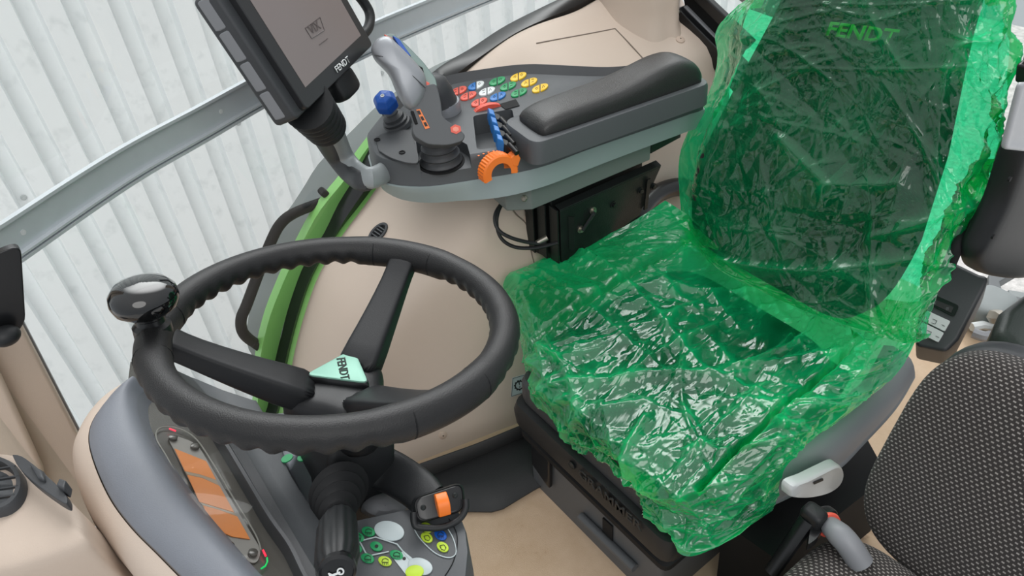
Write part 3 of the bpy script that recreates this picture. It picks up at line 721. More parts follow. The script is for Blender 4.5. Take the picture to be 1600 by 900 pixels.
# rear slope, ledge and trough edge
L2 = zc([(300, 590), (350, 650), (387, 710), (430, 785), (480, 870), (530, 950)], .690, ND)
L3 = zc([(395, 625), (430, 690), (447, 740), (498, 819), (534, 880), (570, 950)], .672, ND)
MB().loft([[p - ln * .01 for p in Rcv], [p + ln * .012 for p in Rcv], [p + ln * .012 + V(.004, 0, -.001) for p in Rcv], [a.lerp(b, .5) + V(0, 0, -.002) for a, b in zip(Rcv, L2)], L2]).build('display_surround', DGREY2, dash)
MB().loft([L2, [p + V(.003, 0, -.004) for p in L2], [a.lerp(b, .5) + V(0, 0, -.003) for a, b in zip(L2, L3)], L3, [p + V(.004, 0, -.004) for p in L3], [p + V(.01, 0, -.10) for p in L3]]).build('ledge', DGREY, dash)
fe = [(368, 655), (392, 647), (440, 643), (480, 645), (484, 668), (452, 735), (420, 700)]
MB().prism([oz(p[0], p[1], .66) + V(0, 0, -.1) for p in fe], [oz(p[0], p[1], .66) for p in fe]).build('far_cover', COWL, dash, bevel=.006)
tr_ = [(430, 690), (452, 735), (505, 820), (560, 900), (660, 800), (590, 700), (500, 660)]
MB().prism([oz(p[0], p[1], .55) + V(0, 0, -.3) for p in tr_], [oz(p[0], p[1], .55) for p in tr_]).build('trough_floor', BLACKM, dash)
# light-switch panel
pz = .665
pan = empty('light_switch_panel', oz(640, 860, .6), 'dark grey light-switch panel with green and yellow keys beside the steering column', 'control panel')
po2 = [(493, 812), (508, 823), (553, 814), (598, 804), (642, 795), (675, 783), (700, 781), (716, 797), (728, 828), (732, 862), (728, 905), (705, 950), (560, 960), (530, 885)]
pt = [oz(p[0], p[1], pz) for p in po2]
pcn = sum(pt, V(0, 0, 0)) / len(pt)
MB().loft([[p + V(0, 0, -.09) for p in pt], [p + V(0, 0, -.006) for p in pt], [pcn + (p - pcn) * .985 for p in pt], [pcn + (p - pcn) * .90 + V(0, 0, .0005) for p in pt]], cv=True, cap=True).build('panel_body', DGREY, pan)
def z8(x, y, h=.0): return oz(x / 3.4625 + 440, y / 3.4625 + 640, pz + .0012 + h)
NZ = V(0, 0, 1)
def disc(x, y, rx, ry, m, name, h=.002, rot=-18, parent=pan, hh=0):
    c_ = z8(x, y, hh); cx_ = (z8(x + 30, y, hh) - c_) / 30; cy_ = (z8(x, y + 30, hh) - c_) / 30; q = math.radians(-rot)
    ring = lambda k_: [c_ + cx_ * (k_ * (rx * math.cos(t_) * math.cos(q) - ry * math.sin(t_) * math.sin(q))) + cy_ * (k_ * (rx * math.cos(t_) * math.sin(q) + ry * math.sin(t_) * math.cos(q))) for t_ in [2 * math.pi * j / 28 for j in range(28)]]
    o_ = MB().loft([ring(1), [p + NZ * h * .7 for p in ring(1)], [p + NZ * h for p in ring(.9)]], cv=True, cap=True).build(name, m, parent)
    return o_
disc(583, 658, 82, 52, PALE, 'round_cover', rot=-12)
disc(750, 850, 68, 45, PALE, 'round_cover', rot=-15)
def lamp_sym(x, y, parent, s=1.0, dots=False):
    mb = MB(); T = lambda a, b: z8(x + a * s, y + b * s, .0026)
    mb.tube([T(-18, 3), T(-14, -12), T(2, -18), T(17, -10), T(18, 4), T(-18, 3)], .00038, 5)
    for k_ in (-14, -5, 5, 14): mb.tube([T(k_, 6), T(k_ + 2, 17)], .00035, 5)
    mb.build('lamp_symbol', DARKINK, parent)
for x, y, m in ((470, 662, KGREEN), (412, 692, KGREEN), (400, 752, KGREEN), (466, 806, KGREEN), (622, 788, KGREEN), (560, 822, LIME)):
    o = disc(x, y, 37, 25, m, 'lamp_key'); lamp_sym(x, y, o)
o = disc(514, 742, 35, 25, KGREEN, 'lamp_key'); MB().lathe([(.0022, 0), (.0022, .0008), (.0001, .0008)], z8(514, 740, .0018), NZ, 12).build('key_dot', DARKINK, o)
o = disc(720, 880, 50, 36, LIME, 'lamp_key', rot=10, hh=.002); lamp_sym(720, 880, o, 1.2)
o = disc(860, 680, 36, 26, DBLUE, 'work_light_key', rot=-30); lamp_sym(860, 680, o, .9)
for x, y in ((785, 640), (786, 694), (872, 745)):
    o = disc(x, y, 34, 25, LIME, 'work_light_key', rot=-30)
    MB().tube([z8(x + a, y + b, .0026) for a, b in ((-16, -8), (6, -14), (18, 2), (10, 16), (-8, 10), (-16, -8))], .00042, 5).build('lamp_symbol', DARKINK, o)
MB().tube([z8(a, b, .0006) for a, b in ((390, 718), (510, 690), (625, 728), (700, 820))], .0009, 6).build('panel_line', PALE, pan)
MB().tube([z8(a, b, .0006) for a, b in ((410, 690), (455, 775), (480, 790), (580, 768))], .0009, 6).build('panel_line', PALE, pan)
MB().slab([z8(*p) for p in ((600, 800), (660, 765), (720, 815), (690, 870), (670, 890))], NZ * .0005).build('panel_field', PALE, pan)
MB().lathe([(.002, 0), (.002, .0012), (.0001, .0012)], z8(664, 808), NZ, 12).build('key_dot', DARKINK, pan)
MB().tube(catmull([z8(a, b, .0004) for a, b in ((705, 600), (720, 650), (760, 710), (830, 775), (895, 800), (935, 790), (944, 755), (925, 690), (890, 630))], 6), .0007, 6).build('panel_outline', PALE, pan)
MB().tube(catmull([z8(a, b, .0002) for a, b in ((905, 590), (945, 665), (948, 745), (925, 830), (880, 905))], 6), .0006, 6).build('panel_joint', BLACKM, pan)
for px, py in ((449, 717), (474, 715)):
    c_ = oz(px, py, .671); MB().loft([[c_ + V(.008 * math.cos(t_), .006 * math.sin(t_), h_) for t_ in [2 * math.pi * j / 20 for j in range(20)]] for h_ in (0, .002)], cv=True, cap=True).build('lamp_key', KGREEN, dash)
# clear grey cap behind the stalk
MB().loft([[oz(602 + 42 * k_ * math.cos(t_), 790 + 22 * k_ * math.sin(t_), .62 + h) for t_ in [2 * math.pi * j / 24 for j in range(24)]] for k_, h in ((1, -.04), (1, .0), (.8, .015), (.4, .022), (.02, .023))], cv=True).build('round_cap', MGREY, dash)

# ================================================================== LEFT EDGE: post, side console with vent, black visor panel
mb = MB(); pp = [oy(p[0], p[1], 1.07) for p in ((-282, -100), (44, 528), (128, 690), (150, 740), (150, 900), (20, 900), (-120, 700), (-420, -100))]
mb.slab(pp, (.0, .07, .0)); struct(mb, 'trim_12', BEIGE_SHADE, 'beige front corner post beside the building wall', 'trim', bevel=.006)
mb = MB(); pp = [oy(p[0], p[1], 1.045) for p in ((-345, -100), (8, 600), (70, 735), (90, 900), (-120, 900), (-420, -100))]
mb.slab(pp, (.0, .024, .0)); struct(mb, 'trim_13', BEIGE, 'raised inner face of the beige front corner post', 'trim', bevel=.008)
mb = MB(); pp = [oy(p[0], p[1], 1.10) for p in ((-278, -104), (48, 524), (134, 690), (140, 700), (120, 700), (30, 530), (-300, -104))]
mb.slab(pp, (.0, .02, .0)); struct(mb, 'trim_14', MGREY, 'grey seal strip along the front corner post', 'trim')
sc_ = empty('side_console', oz(40, 800, .5), 'beige moulded side console with round grey vent at lower left', 'console')
so = [oz(p[0], p[1], .78) for p in ((-80, 705), (0, 706), (30, 712), (58, 728), (80, 752), (124, 795), (134, 830), (120, 860), (-80, 900))]
scn = sum(so, V(0, 0, 0)) / len(so)
so = catmull(so + [so[0]], 4)[:-1]
MB().loft([[p + V(.02, -.02, -.4) for p in so], [p + V(.01, -.01, -.10) for p in so], [p + V(0, 0, -.02) for p in so], [scn + (p - scn) * .97 for p in so], [scn + (p - scn) * .86 + V(0, 0, .008) for p in so]], cv=True, cap=True).build('console_body', BEIGE_SHADE, sc_, sub=1)
lo = [oz(p[0], p[1], .72) for p in ((-80, 812), (20, 818), (48, 836), (66, 870), (84, 930), (90, 980), (-80, 980))]
lo = catmull(lo + [lo[0]], 4)[:-1]; lcn = sum(lo, V(0, 0, 0)) / len(lo)
MB().loft([[p + V(.0, 0, -.3) for p in lo], [p + V(0, 0, -.02) for p in lo], [lcn + (p - lcn) * .93 for p in lo], [lcn + (p - lcn) * .75 + V(0, 0, .006) for p in lo]], cv=True, cap=True).build('lower_pad', BEIGE, sc_, sub=1)
vz = .79
vo = lambda k_, h: [oz(-8 + 50 * k_ * math.cos(t_), 762 + 45 * k_ * math.sin(t_), vz) + V(0, 0, h) for t_ in [2 * math.pi * j / 36 for j in range(36)]]
vr = MB().loft([vo(1, -.02), vo(1, .004), vo(.93, .010), vo(.80, .010), vo(.74, .002), vo(.72, -.02)], cv=True).build('vent_ring', DGREY2, sc_)
MB().loft([vo(.74, -.004), vo(.01, .002)], cv=True).build('vent_barrel', DGREY, sc_)
for k_ in (-.45, -.1, .25, .55):
    a_, b_ = oz(-8 - 32, 762 + 45 * k_, vz + .004), oz(-8 + 40 * math.sqrt(1 - k_ * k_) * .85, 762 + 45 * k_ - 10, vz + .004)
    MB().slab([a_, b_, b_ + V(.002, -.004, .006), a_ + V(.002, -.004, .006)], (.002, .0, .001)).build('vent_vane', DGREY2, sc_)
kz = .800
MB().slab([oz(p[0], p[1], kz) for p in catmull([V(28, 722, 0), V(42, 724, 0), V(62, 738, 0), V(90, 762, 0), V(110, 782, 0), V(114, 794, 0), V(108, 798, 0), V(70, 772, 0), V(40, 744, 0), V(28, 722, 0)], 3)[:-1]], (0, 0, .014)).build('slider_plate', DGREY2, sc_, bevel=.004)
MB().slab([oz(p[0], p[1], kz + .02) for p in ((44, 722), (66, 734), (69, 750), (58, 746))], (0, 0, -.016)).build('slider_stop', DGREY2, sc_, bevel=.003)
MB().slab([oz(p[0], p[1], kz + .022) for p in ((92, 746), (103, 750), (100, 764), (87, 758))], (0, 0, -.018)).build('slider_knob', DGREY2, sc_, bevel=.002)
vis = empty('visor_panel', oy(10, 470, .9), 'black rounded panel with ball knob at the left edge over the beige post', 'panel')
vp = rounded([oy(p[0], p[1], .9) for p in ((-60, 430), (-10, 398), (33, 382), (41, 512), (-40, 562))], .018, 5)
MB().slab(vp, (0, .012, 0)).build('panel_plate', SATIN, vis, bevel=.003)
MB().pad(oy(9, 525, .885), V(1, 0, 0), V(0, 1, 0), V(0, 0, 1), .016, .014, .012, 1, 1, 20, 12).build('ball_knob', BLACK, vis)
MB().tube([oy(-70, 560, 1.04), oy(-40, 548, .90), oy(0, 527, .885)], .008, 10).build('knob_stem', BLACK, vis)

# ================================================================== ARMREST CONSOLE
def cut(o, mb):
    c = mb.build('cutter', None); off = ORG[o]
    c.location = -off if o.parent is None else V(0, 0, 0)
    me0 = o.data
    for v in c.data.vertices: v.co -= off
    c.location = (0, 0, 0)
    par = o.parent; o.parent = None
    b = o.modifiers.new('b', 'BOOLEAN'); b.operation = 'DIFFERENCE'; b.object = c; b.solver = 'EXACT'
    dg = bpy.context.evaluated_depsgraph_get(); dg.update()
    me = bpy.data.meshes.new_from_object(o.evaluated_get(dg)); o.modifiers.clear()
    ms = list(me0.materials); o.data = me
    if not me.materials:
        for m in ms: me.materials.append(m)
    o.parent = par; bpy.data.objects.remove(c)
    bm = bmesh.new(); bm.from_mesh(me)
    for e in bm.edges: e.smooth = not (len(e.link_faces) == 2 and e.calc_face_angle(0) > math.radians(38))
    bm.to_mesh(me); bm.free()
con = empty('armrest_console', V(.85, 1.15, .66), 'dark grey armrest console with coloured keys and black padded armrest', 'armrest console')
FAR = [(1.235, 1.02), (1.22, 1.09), (1.13, 1.15), (1.075, 1.22), (1.0, 1.315), (.90, 1.372), (.83, 1.398), (.747, 1.405), (.68, 1.388), (.625, 1.355)]
nearT = [oz(p[0], p[1], .70) for p in ((576, 245), (583, 269), (594, 284), (622, 292), (663, 294), (700, 290), (762, 280), (809, 272), (859, 259), (913, 238), (1020, 201), (1079, 180), (1101, 172))]
nearB = [oz(p[0], p[1], .66) for p in ((580, 262), (591, 283), (600, 298), (628, 312), (669, 317), (716, 314), (762, 311), (809, 303), (860, 288), (913, 267), (967, 246), (1073, 206), (1098, 196))]
def closed(near, z, k=90):
    P = near + [V(x, y, z) for x, y in FAR]
    return resample(catmull(P + [P[0]], 6), k + 1)[:-1]
oB, oT = closed(nearB, .66), closed(nearT, .70)
cB = sum(oB, V(0, 0, 0)) / 90; cT = sum(oT, V(0, 0, 0)) / 90
MB().loft([[cB + (p - cB) * .9 + V(0, 0, .0) for p in oB], oB, [a.lerp(b, .55) + (b - cT).normalized() * .001 for a, b in zip(oB, oT)], [cT + (p - cT) * 1.004 for p in oT], [p + V(0, 0, .003) for p in oT]], cv=True, cap=True).build('silver_band', BAND, con, label='pale grey-green lower band of the console')
sh = [[p + V(0, 0, .001) for p in oT], [cT + (p - cT) * .992 + V(0, 0, .004) for p in oT], [cT + (p - cT) * .985 + V(0, 0, .045) for p in oT], [cT + (p - cT) * .975 + V(0, 0, .053) for p in oT], [cT + (p - cT) * .955 + V(0, 0, .056) for p in oT]]
DZ = .756
shell = MB().loft(sh, cv=True, cap=True).build('console_shell', DGREY, con, sharp=30)
def zd(px, py, h=0): return oz(px, py, DZ) + V(0, 0, h)
rec = rounded([zd(739, 181), (zd(800, 170)), zd(812, 226), zd(745, 234)], .010, 4)
cut(shell, MB().prism([p + V(0, 0, -.045) for p in rec], [p + V(0, 0, .02) for p in rec]))
rec2 = rounded([zd(733, 252), zd(806, 236), zd(824, 262), zd(812, 290), zd(742, 300)], .008, 4)
cut(shell, MB().prism([p + V(0, 0, -.032) for p in rec2], [p + V(0, 0, .02) for p in rec2]))
rec3 = [zd(*p) for p in ((650, 222), (655, 255), (656, 312), (724, 300), (724, 270), (738, 254), (730, 226), (700, 208), (668, 208))]
cut(shell, MB().prism([p + V(0, 0, -.026) for p in rec3], [p + V(0, 0, .03) for p in rec3]))
# raised lip round the keypad
lipo = [V(x, y, DZ) for x, y in FAR[1:]]; lipo = [cT + (p - cT) * .97 for p in lipo]; lipo = resample(catmull([V(p.x, p.y, DZ - .006) for p in lipo], 5), 50)
ci = V(cT.x, cT.y, DZ)
MB().loft([[p for p in lipo], [p + V(0, 0, .018) for p in lipo], [p + (ci - p).normalized() * .008 + V(0, 0, .021) for p in lipo], [p + (ci - p).normalized() * .030 + V(0, 0, .004) for p in lipo]]).build('keypad_lip', DGREY2, con)
# front plate with two screw heads
fp = [zd(p[0], p[1], .0006) for p in catmull([V(587, 218, 0), V(604, 210, 0), V(640, 206, 0), V(648, 224, 0), V(655, 254, 0), V(640, 258, 0), V(612, 250, 0), V(592, 238, 0)], 4)]
MB().slab(fp, (0, 0, .0042)).build('front_plate', DGREY2, con, bevel=.001)
for px, py in ((590, 222), (629, 242)):
    MB().lathe([(.0065, .0), (.0065, .002), (.005, .0022), (.0045, .0006), (.0001, .0006)], zd(px, py, .0046), NZ, 16).build('recessed_screw', BLACKM, con)
# raised base under the pad
Ap, Bp = oz(836, 222, .785), oz(1098, 131, .785); du = (Bp - Ap).normalized(); pv = V(-du.y, du.x, 0); LN = (Bp - Ap).length
wpad = (oz(822, 150, .835) - Ap).dot(pv)
wpad = max(.10, min(.15, wpad))
def padpt(u, v, z): return V(Ap.x, Ap.y, 0) + du * u + pv * v + V(0, 0, z)
pb = rounded([padpt(-.012, -.012, .74), padpt(LN + .02, -.012, .74), padpt(LN + .02, wpad + .012, .74), padpt(-.012, wpad + .012, .74)], .028, 6)
pbc = sum(pb, V(0, 0, 0)) / len(pb)
MB().loft([pb, [pbc + (p - pbc) * .99 + V(0, 0, .04) for p in pb], [pbc + (p - pbc) * .975 + V(0, 0, .047) for p in pb], [pbc + (p - pbc) * .95 + V(0, 0, .048) for p in pb]], cv=True, cap=True).build('armrest_base', DGREY, con)
rows = []
for i in range(37):
    f = i / 36; u = .016 + (LN - .008) * f
    e = (1 - abs(2 * f - 1) ** 7) ** .5 if 0 < f < 1 else 0.0
    hgt = (.030 + .012 * f + .016 * math.exp(-((f - .80) / .2) ** 2)) * (.25 + .75 * min(1, e * 1.05)); ww = wpad / 2 * (.86 + .14 * e)
    ring = []
    for k in range(28):
        t_ = 2 * math.pi * k / 28; c_, s_ = math.cos(t_), math.sin(t_)
        y_ = wpad / 2 + ww * math.copysign(abs(c_) ** .55, c_); z_ = .789 + (hgt * abs(s_) ** .6 if s_ > 0 else -.004 * abs(s_))
        ring.append(padpt(u, y_, z_))
    rows.append(ring)
pd_ = MB().loft(rows, cv=True, cap=True).build('armrest_pad', LEATHER, con, sub=1, label='worn black leather armrest pad')
MB().tube([r[int(len(r) * .97)] + V(0, 0, .003) for r in rows[2:-1]] , .0012, 6).build('pad_piping', BLACKM, pd_)
# keys: lens-shaped pairs
def zk(x, y, off=(700, 80), s=3.75): return zd(x / s + off[0], y / s + off[1], .0)
kax = (zd(811, 146) - zd(777, 128)).normalized()
def key(cx, cy, side, m, L=12.6, Hh=5.4):
    c_ = zd(cx, cy); ex = (zd(cx + 10, cy - 3.2) - c_) / 10; ey = (zd(cx, cy + 10) - c_) / 10
    pts = []
    for i in range(13):
        t_ = i / 12; pts.append((side * (.9 + (L - .9) * math.sin(t_ * math.pi) if False else side * 1), 0))
    out = [(side * .8, -Hh)]
    for i in range(1, 10):
        t_ = i / 10; xx = .8 + (L - .8) * math.sin(t_ * math.pi / 1.0) ** .9; out.append((side * xx, -Hh * math.cos(t_ * math.pi)))
    out.append((side * .8, Hh))
    P = [c_ + ex * a + ey * b for a, b in out]; pc_ = sum(P, V(0, 0, 0)) / len(P)
    o_ = MB().loft([P, [p + V(0, 0, .0028) for p in P], [pc_ + (p - pc_) * .9 + V(0, 0, .0036) for p in P]], cv=True, cap=True).build('key', m, con)
    q = c_ + ex * side * 5.2 + V(0, 0, .0040); mb = MB()
    r_ = random.choice((0, 1, 2)); sx = ex * 1.9; sy_ = ey * 1.9
    if r_ == 0: mb.tube([q + sx, q + sy_, q - sx, q - sy_, q + sx], .0004, 4)
    elif r_ == 1: mb.tube([q + sx + sy_, q - sx + sy_], .0005, 4); mb.tube([q + sx - sy_, q - sx - sy_], .0005, 4)
    else: mb.tube([q - sx + sy_, q - sy_, q + sx + sy_], .0005, 4)
    mb.build('key_symbol', DARKINK, o_)
for cx, cy, ml, mr in ((717, 143, RED, RED), (732, 151, RED, RED), (749, 161, RED, RED), (744, 135, BLUE, WHITEK), (761, 144, WHITEK, WHITEK), (778, 152, BLUE, BLUE), (777, 128, KGREEN, KGREEN), (794, 136, KGREEN, KGREEN), (811, 146, KGREEN, KGREEN), (810, 121, YELLOW, YELLOW), (827, 130, YELLOW, YELLOW), (844, 139, YELLOW, YELLOW)):
    key(cx, cy, -1, ml); key(cx, cy, 1, mr)
# red ribbed dial sunk behind the rocker bank
dc = zd(762, 169, -.004); dax = (zd(790, 160) - zd(740, 172)).normalized(); dperp = V(0, 0, 1).cross(dax)
ringp = lambda r_, w_: [dc + dperp * w_ + dax * (r_ * (1 + (.05 if k % 2 else 0)) * math.cos(math.pi * k / 30)) + V(0, 0, 1) * (.45 * r_ * math.sin(math.pi * k / 30)) for k in range(31)]
MB().loft([ringp(.004, -.006), ringp(.030, -.006), ringp(.030, .006), ringp(.004, .006)]).build('red_dial', RED, con)
MB().slab([zd(p[0], p[1], .001) for p in ((780, 164), (806, 156), (812, 166), (790, 172))], (0, 0, .001)).build('dial_slot', BLACKM, con)
# four rocker levers: blue cap on a black arm
rk0 = None
for i, (px, py) in enumerate(((768, 174), (772, 187), (776, 200), (781, 214))):
    t0_ = oz(px, py, .782)
    e1 = (oz(px + 10, py + 4, .782) - t0_) / 10; e2 = (oz(px + 3, py + 11, .782) - t0_) / 10
    q = [t0_ - e1 * 5.5 - e2 * 4.6, t0_ + e1 * 5.0 - e2 * 4.6, t0_ + e1 * 5.0 + e2 * 4.6, t0_ - e1 * 5.5 + e2 * 4.6]
    arm_ = MB().loft([[p + e1 * 9 + V(0, 0, -.050) for p in q], [p + e1 * 10 + V(0, 0, -.018) for p in q], [p + e1 * 9 + V(0, 0, -.006) for p in q]], cv=True, cap=True).build('rocker_lever', BLACK, con, bevel=.002)
    MB().loft([[p + V(0, 0, -.028) - e1 * 2 for p in q], [p + V(0, 0, -.004) for p in q], [p * .8 + t0_ * .2 for p in q]], cv=True, cap=True).build('lever_cap', BLUE, arm_, bevel=.0012, label='blue lever cap')
    MB().tube([t0_ + e1 * 13 + e2 * 3 + V(0, 0, -.004), t0_ + e1 * 24 + e2 * 6 + V(0, 0, -.012)], .0055, 10).build('lever_roll', SATIN, arm_)
# orange ribbed thumbwheel
tc_ = oz(778, 268, .735); wax = V(-.16, -.98, .12).normalized(); wu = V(0, 0, 1).cross(wax).normalized(); wv = wax.cross(wu)
if wv.z < 0: wv = -wv
def wring(r_, w_, rib=0): return [tc_ + wax * w_ + wu * (r_ * (1 + rib * (1 if k % 2 else -1)) * math.cos(math.pi * (k / 44 * 1.16 - .08))) + wv * (r_ * (1 + rib * (1 if k % 2 else -1)) * math.sin(math.pi * (k / 44 * 1.16 - .08))) for k in range(45)]
tw = MB().loft([wring(.021, .015), wring(.034, .015, .0), wring(.037, .012, .018), wring(.037, -.012, .018), wring(.034, -.015), wring(.021, -.015)]).build('thumbwheel', ORANGE, con, sharp=25)
MB().slab([tc_ + wax * .016 + wu * a + wv * b for a, b in ((.024, .026), (.038, .034), (.044, .018), (.036, .004), (.026, .008))] if wu.x > 0 else [tc_ + wax * .016 + wu * -a + wv * b for a, b in ((.024, .026), (.038, .034), (.044, .018), (.036, .004), (.026, .008))], wax * -.02).build('wheel_tab', ORANGE, tw, bevel=.002)
mb = MB()
for k in range(6):
    f = k / 6; a_ = zd(748 + 46 * f, 243.5 - 8 * math.sin(f * 2.2), .0006)
    mb.box(a_, (.004, .0035, .0006))
mb.build('orange_scale', ORANGE, con)

# ---- joystick
JX, JY = oz(690, 254, DZ - .026).x, oz(690, 254, DZ - .026).y
js = empty('joystick', V(JX, JY, DZ), 'large grey joystick with silver head leaning over the front of the console', 'joystick')
jb0 = V(JX, JY, DZ - .027)
prof = []
for k in range(17):
    f = k / 16; prof.append((.041 - .013 * f + (.003 if k % 4 == 2 else 0), .060 * f))
MB().lathe(prof, jb0, V(-.02, .0, 1), 32).build('bellows', DGREY2, js)
MB().lathe([(.046, 0), (.046, .003), (.042, .004)], jb0, NZ, 32).build('base_ring', BLACKM, js)
yJ = JY
def jp(px, py, dy=0): return oy(px, py, yJ + dy)
vd = V(-.35, -.75, .55).normalized()
def jslab(pix, th, dep, name, m, par, bev, dy=0, **k):
    p0 = jp(660, 150, dy)
    q = [opl(x, y, p0, vd) + vd * dep for x, y in pix]
    return MB().slab(q, -vd * th).build(name, m, par, bevel=bev, seg=4, **k)
bodypix = [(681, 132), (688, 160), (691, 186), (706, 196), (726, 212), (723, 222), (700, 229), (668, 228), (648, 216), (643, 206), (645, 188), (640, 172), (650, 140)]
gb_ = jslab(rounded_px := [(p.x, p.y) for p in rounded([V(a, b, 0) for a, b in bodypix], 8, 3)], .058, .018, 'grip', DGREY, js, .014)
headpix = [(579, 78), (590, 62), (606, 58), (624, 74), (648, 98), (664, 118), (667, 138), (660, 160), (646, 176), (632, 168), (621, 150), (608, 118), (584, 94)]
hp0 = jp(660, 150); hpx = [(p.x, p.y) for p in rounded([V(a, b, 0) for a, b in headpix], 10, 4)]
hpt = [opl(x, y, hp0, vd) for x, y in hpx]; hcn = sum(hpt, V(0, 0, 0)) / len(hpt)
hd = MB().loft([[hcn + (p - hcn) * k_ + vd * d_ for p in hpt] for k_, d_ in ((.9, -.006), (1, .004), (1, .014), (.96, .022), (.86, .028), (.66, .033), (.35, .036), (.02, .037))], cv=True, cap=True).build('head_shell', SILVER, js, label='silver head of the joystick', sharp=70)
sm_ = []
for p in catmull([V(586, 92, 0), V(606, 98, 0), V(634, 116, 0), V(664, 142, 0)], 5):
    q_ = opl(p.x, p.y, hp0, vd); f_ = (q_ - hcn).length; sm_.append(q_ + vd * (.0345 - .012 * min(1, f_ / .07) ** 3))
MB().tube(sm_, .0012, 5).build('head_joint', DGREY2, hd)
head2 = [(590, 66), (598, 54), (614, 51), (636, 70), (662, 97), (681, 122), (684, 138), (668, 150), (640, 110), (610, 78)]
jslab([(p.x, p.y) for p in rounded([V(a, b, 0) for a, b in head2], 6, 3)], .040, -.002, 'head_back', mat('green_grey_plastic', lin(112, 132, 128), .35, .2), js, .008)
for pix, m, nm in ((((600, 56), (612, 62), (618, 72), (606, 66)), RED, 'red_button'), (((613, 58), (624, 64), (642, 90), (632, 88)), DBLUE, 'blue_rocker'), (((664, 128), (671, 132), (670, 139), (663, 137)), RED, 'red_button'), (((653, 104), (660, 108), (662, 116), (655, 112)), BLACKM, 'black_button')):
    jslab(pix, .02, .014, nm, m, js, .0015)
q = jslab([(650, 174), (656, 173), (671, 202), (664, 204)], .004, .0195, 'sticker', ORANGE, js, 0, label='orange strip sticker with black marks')
for a, b in ((654, 179), (659, 188), (664, 197)): jslab([(a - 3, b - 3), (a + 1, b - 4), (a + 4, b + 2), (a, b + 3)], .004, .0200, 'sticker_mark', DARKINK, q, 0)
hx = [(711 + 9 * math.cos(t_ + .4), 204 + 7.5 * math.sin(t_ + .4)) for t_ in [2 * math.pi * k / 6 for k in range(6)]]
hxo = jslab(hx, .004, .0195, 'hexagon_button', RED, js, .0)
jslab([(711 + 5 * math.cos(t_ + .4), 204 + 4 * math.sin(t_ + .4)) for t_ in [2 * math.pi * k / 6 for k in range(6)]], .004, .020, 'hexagon_mark', mat('pale_orange', lin(240, 150, 130), .5), hxo, 0)
jslab([(641, 176), (646, 176), (653, 196), (648, 197)], .01, .0205, 'side_trigger', BLACKM, js, .0015)

# ---- blue crossgate lever
c0 = zd(622, 196)
bl = empty('crossgate_lever', c0, 'small lever with blue faceted cap behind the joystick', 'lever')
dl_ = V(-.30, .05, 1).normalized()
MB().lathe([(.032, 0), (.030, .008), (.026, .010), (.027, .016), (.022, .018), (.022, .025), (.014, .030), (.010, .05)], c0, dl_, 24).build('boot', DGREY2, bl)
MB().lathe([(.010, .028), (.016, .038), (.018, .044)], c0, dl_, 20).build('collar', SILVER, bl)
q0 = c0 + dl_ * .055
MB().lathe([(.016, -.014), (.025, -.007), (.026, .012), (.018, .024), (.008, .026)], q0, V(-.35, -.3, .9), 6).build('lever_cap', DBLUE, bl, smooth=False, bevel=.003, label='blue faceted cap')
MB().lathe([(.004, 0), (.004, .0012), (.0028, .0012), (.0028, .0)], q0 + V(-.35, -.3, .9).normalized() * .0262, V(-.35, -.3, .9), 14).build('cap_ring', WHITEINK, bl)

# ---- dark rounded lever on silver collar
c0 = zd(696, 174)
ll = empty('range_lever', c0, 'dark dome-shaped lever on a silver collar beside the coloured keys', 'lever')
MB().lathe([(.034, 0), (.035, .015), (.033, .024)], c0, V(-.05, .0, 1), 28).build('collar', SILVER, ll)
MB().lathe([(.034, .022), (.0325, .030), (.032, .05), (.028, .070), (.018, .083), (.0001, .088)], c0, V(-.24, .06, 1), 28, cap=False).build('dome', DGREY2, ll)

# ================================================================== TERMINAL
A, B = oz(480, 172, .95), oz(583, 70, .95); tu = (B - A).normalized(); mh = V(-tu.y, tu.x, 0)
best = None
def pj(P): d = P - CAM; return (800 + F_PX * d.dot(XI) / d.dot(FW), 450 + F_PX * d.dot(YI) / d.dot(FW))
for k in range(-30, 80):
    T_ = math.radians(k); u_ = V(0, 0, math.cos(T_)) + mh * math.sin(T_); x, y = pj(A + u_ * .15)
    e = abs((x - 480) * -172 - (y - 172) * -112)
    if best is None or e < best[0]: best = (e, k, u_)
tv = best[2]; tn = tu.cross(tv)
if tn.dot(CAM - A) < 0: tn = -tn
TW, TH = (B - A).length, .21
def tq(u, v, w=0): return A + tu * (u * TW) + tv * (v * TH) + tn * w
ter = empty('terminal_display', tq(.5, 0), 'black tablet terminal with blank grey screen on a bellows arm', 'terminal')
fr_ = [tq(*p) for p in ((0, 0), (1, 0), (1, 1), (0, 1))]
MB().slab(rounded([tq(-.075, -.02, -.012), tq(1.0, -.0, -.012), tq(1.0, 1, -.012), tq(-.075, 1, -.012)], .012, 4), -tn * .045).build('back_casing', DGREY2, ter, bevel=.005)
MB().slab(rounded(fr_, .010, 4), -tn * .016).build('front_bezel', BEZEL, ter, bevel=.002)
MB().slab([tq(.10, .13, .0006), tq(.92, .13, .0006), tq(.92, .93, .0006), tq(.10, .93, .0006)], -tn * .001).build('screen', SCREEN, ter, label='blank grey screen')
for k in range(4):
    MB().slab([tq(-.078, .03 + .24 * k, -.030), tq(-.052, .03 + .24 * k, -.012), tq(-.052, .262 + .24 * k, -.012), tq(-.078, .262 + .24 * k, -.030)], -tn * .02).build('side_button', MGREY, ter, bevel=.003)
def on_t(px, py): return opl(px, py, A + tn * .0012, tn)
text('lettering', 'FENDT', on_t(527, 114), on_t(547, 96), tn, WHITEINK, ter, bold=.01, squash=.9)
scq = [on_t(477, 44), on_t(500, 27), on_t(507, 47), on_t(487, 60)]
mb = MB()
for i in range(4): mb.tube([scq[i], scq[(i + 1) % 4]], .0006, 5)
mb.build('screen_mark_frame', SCRTXT, ter)
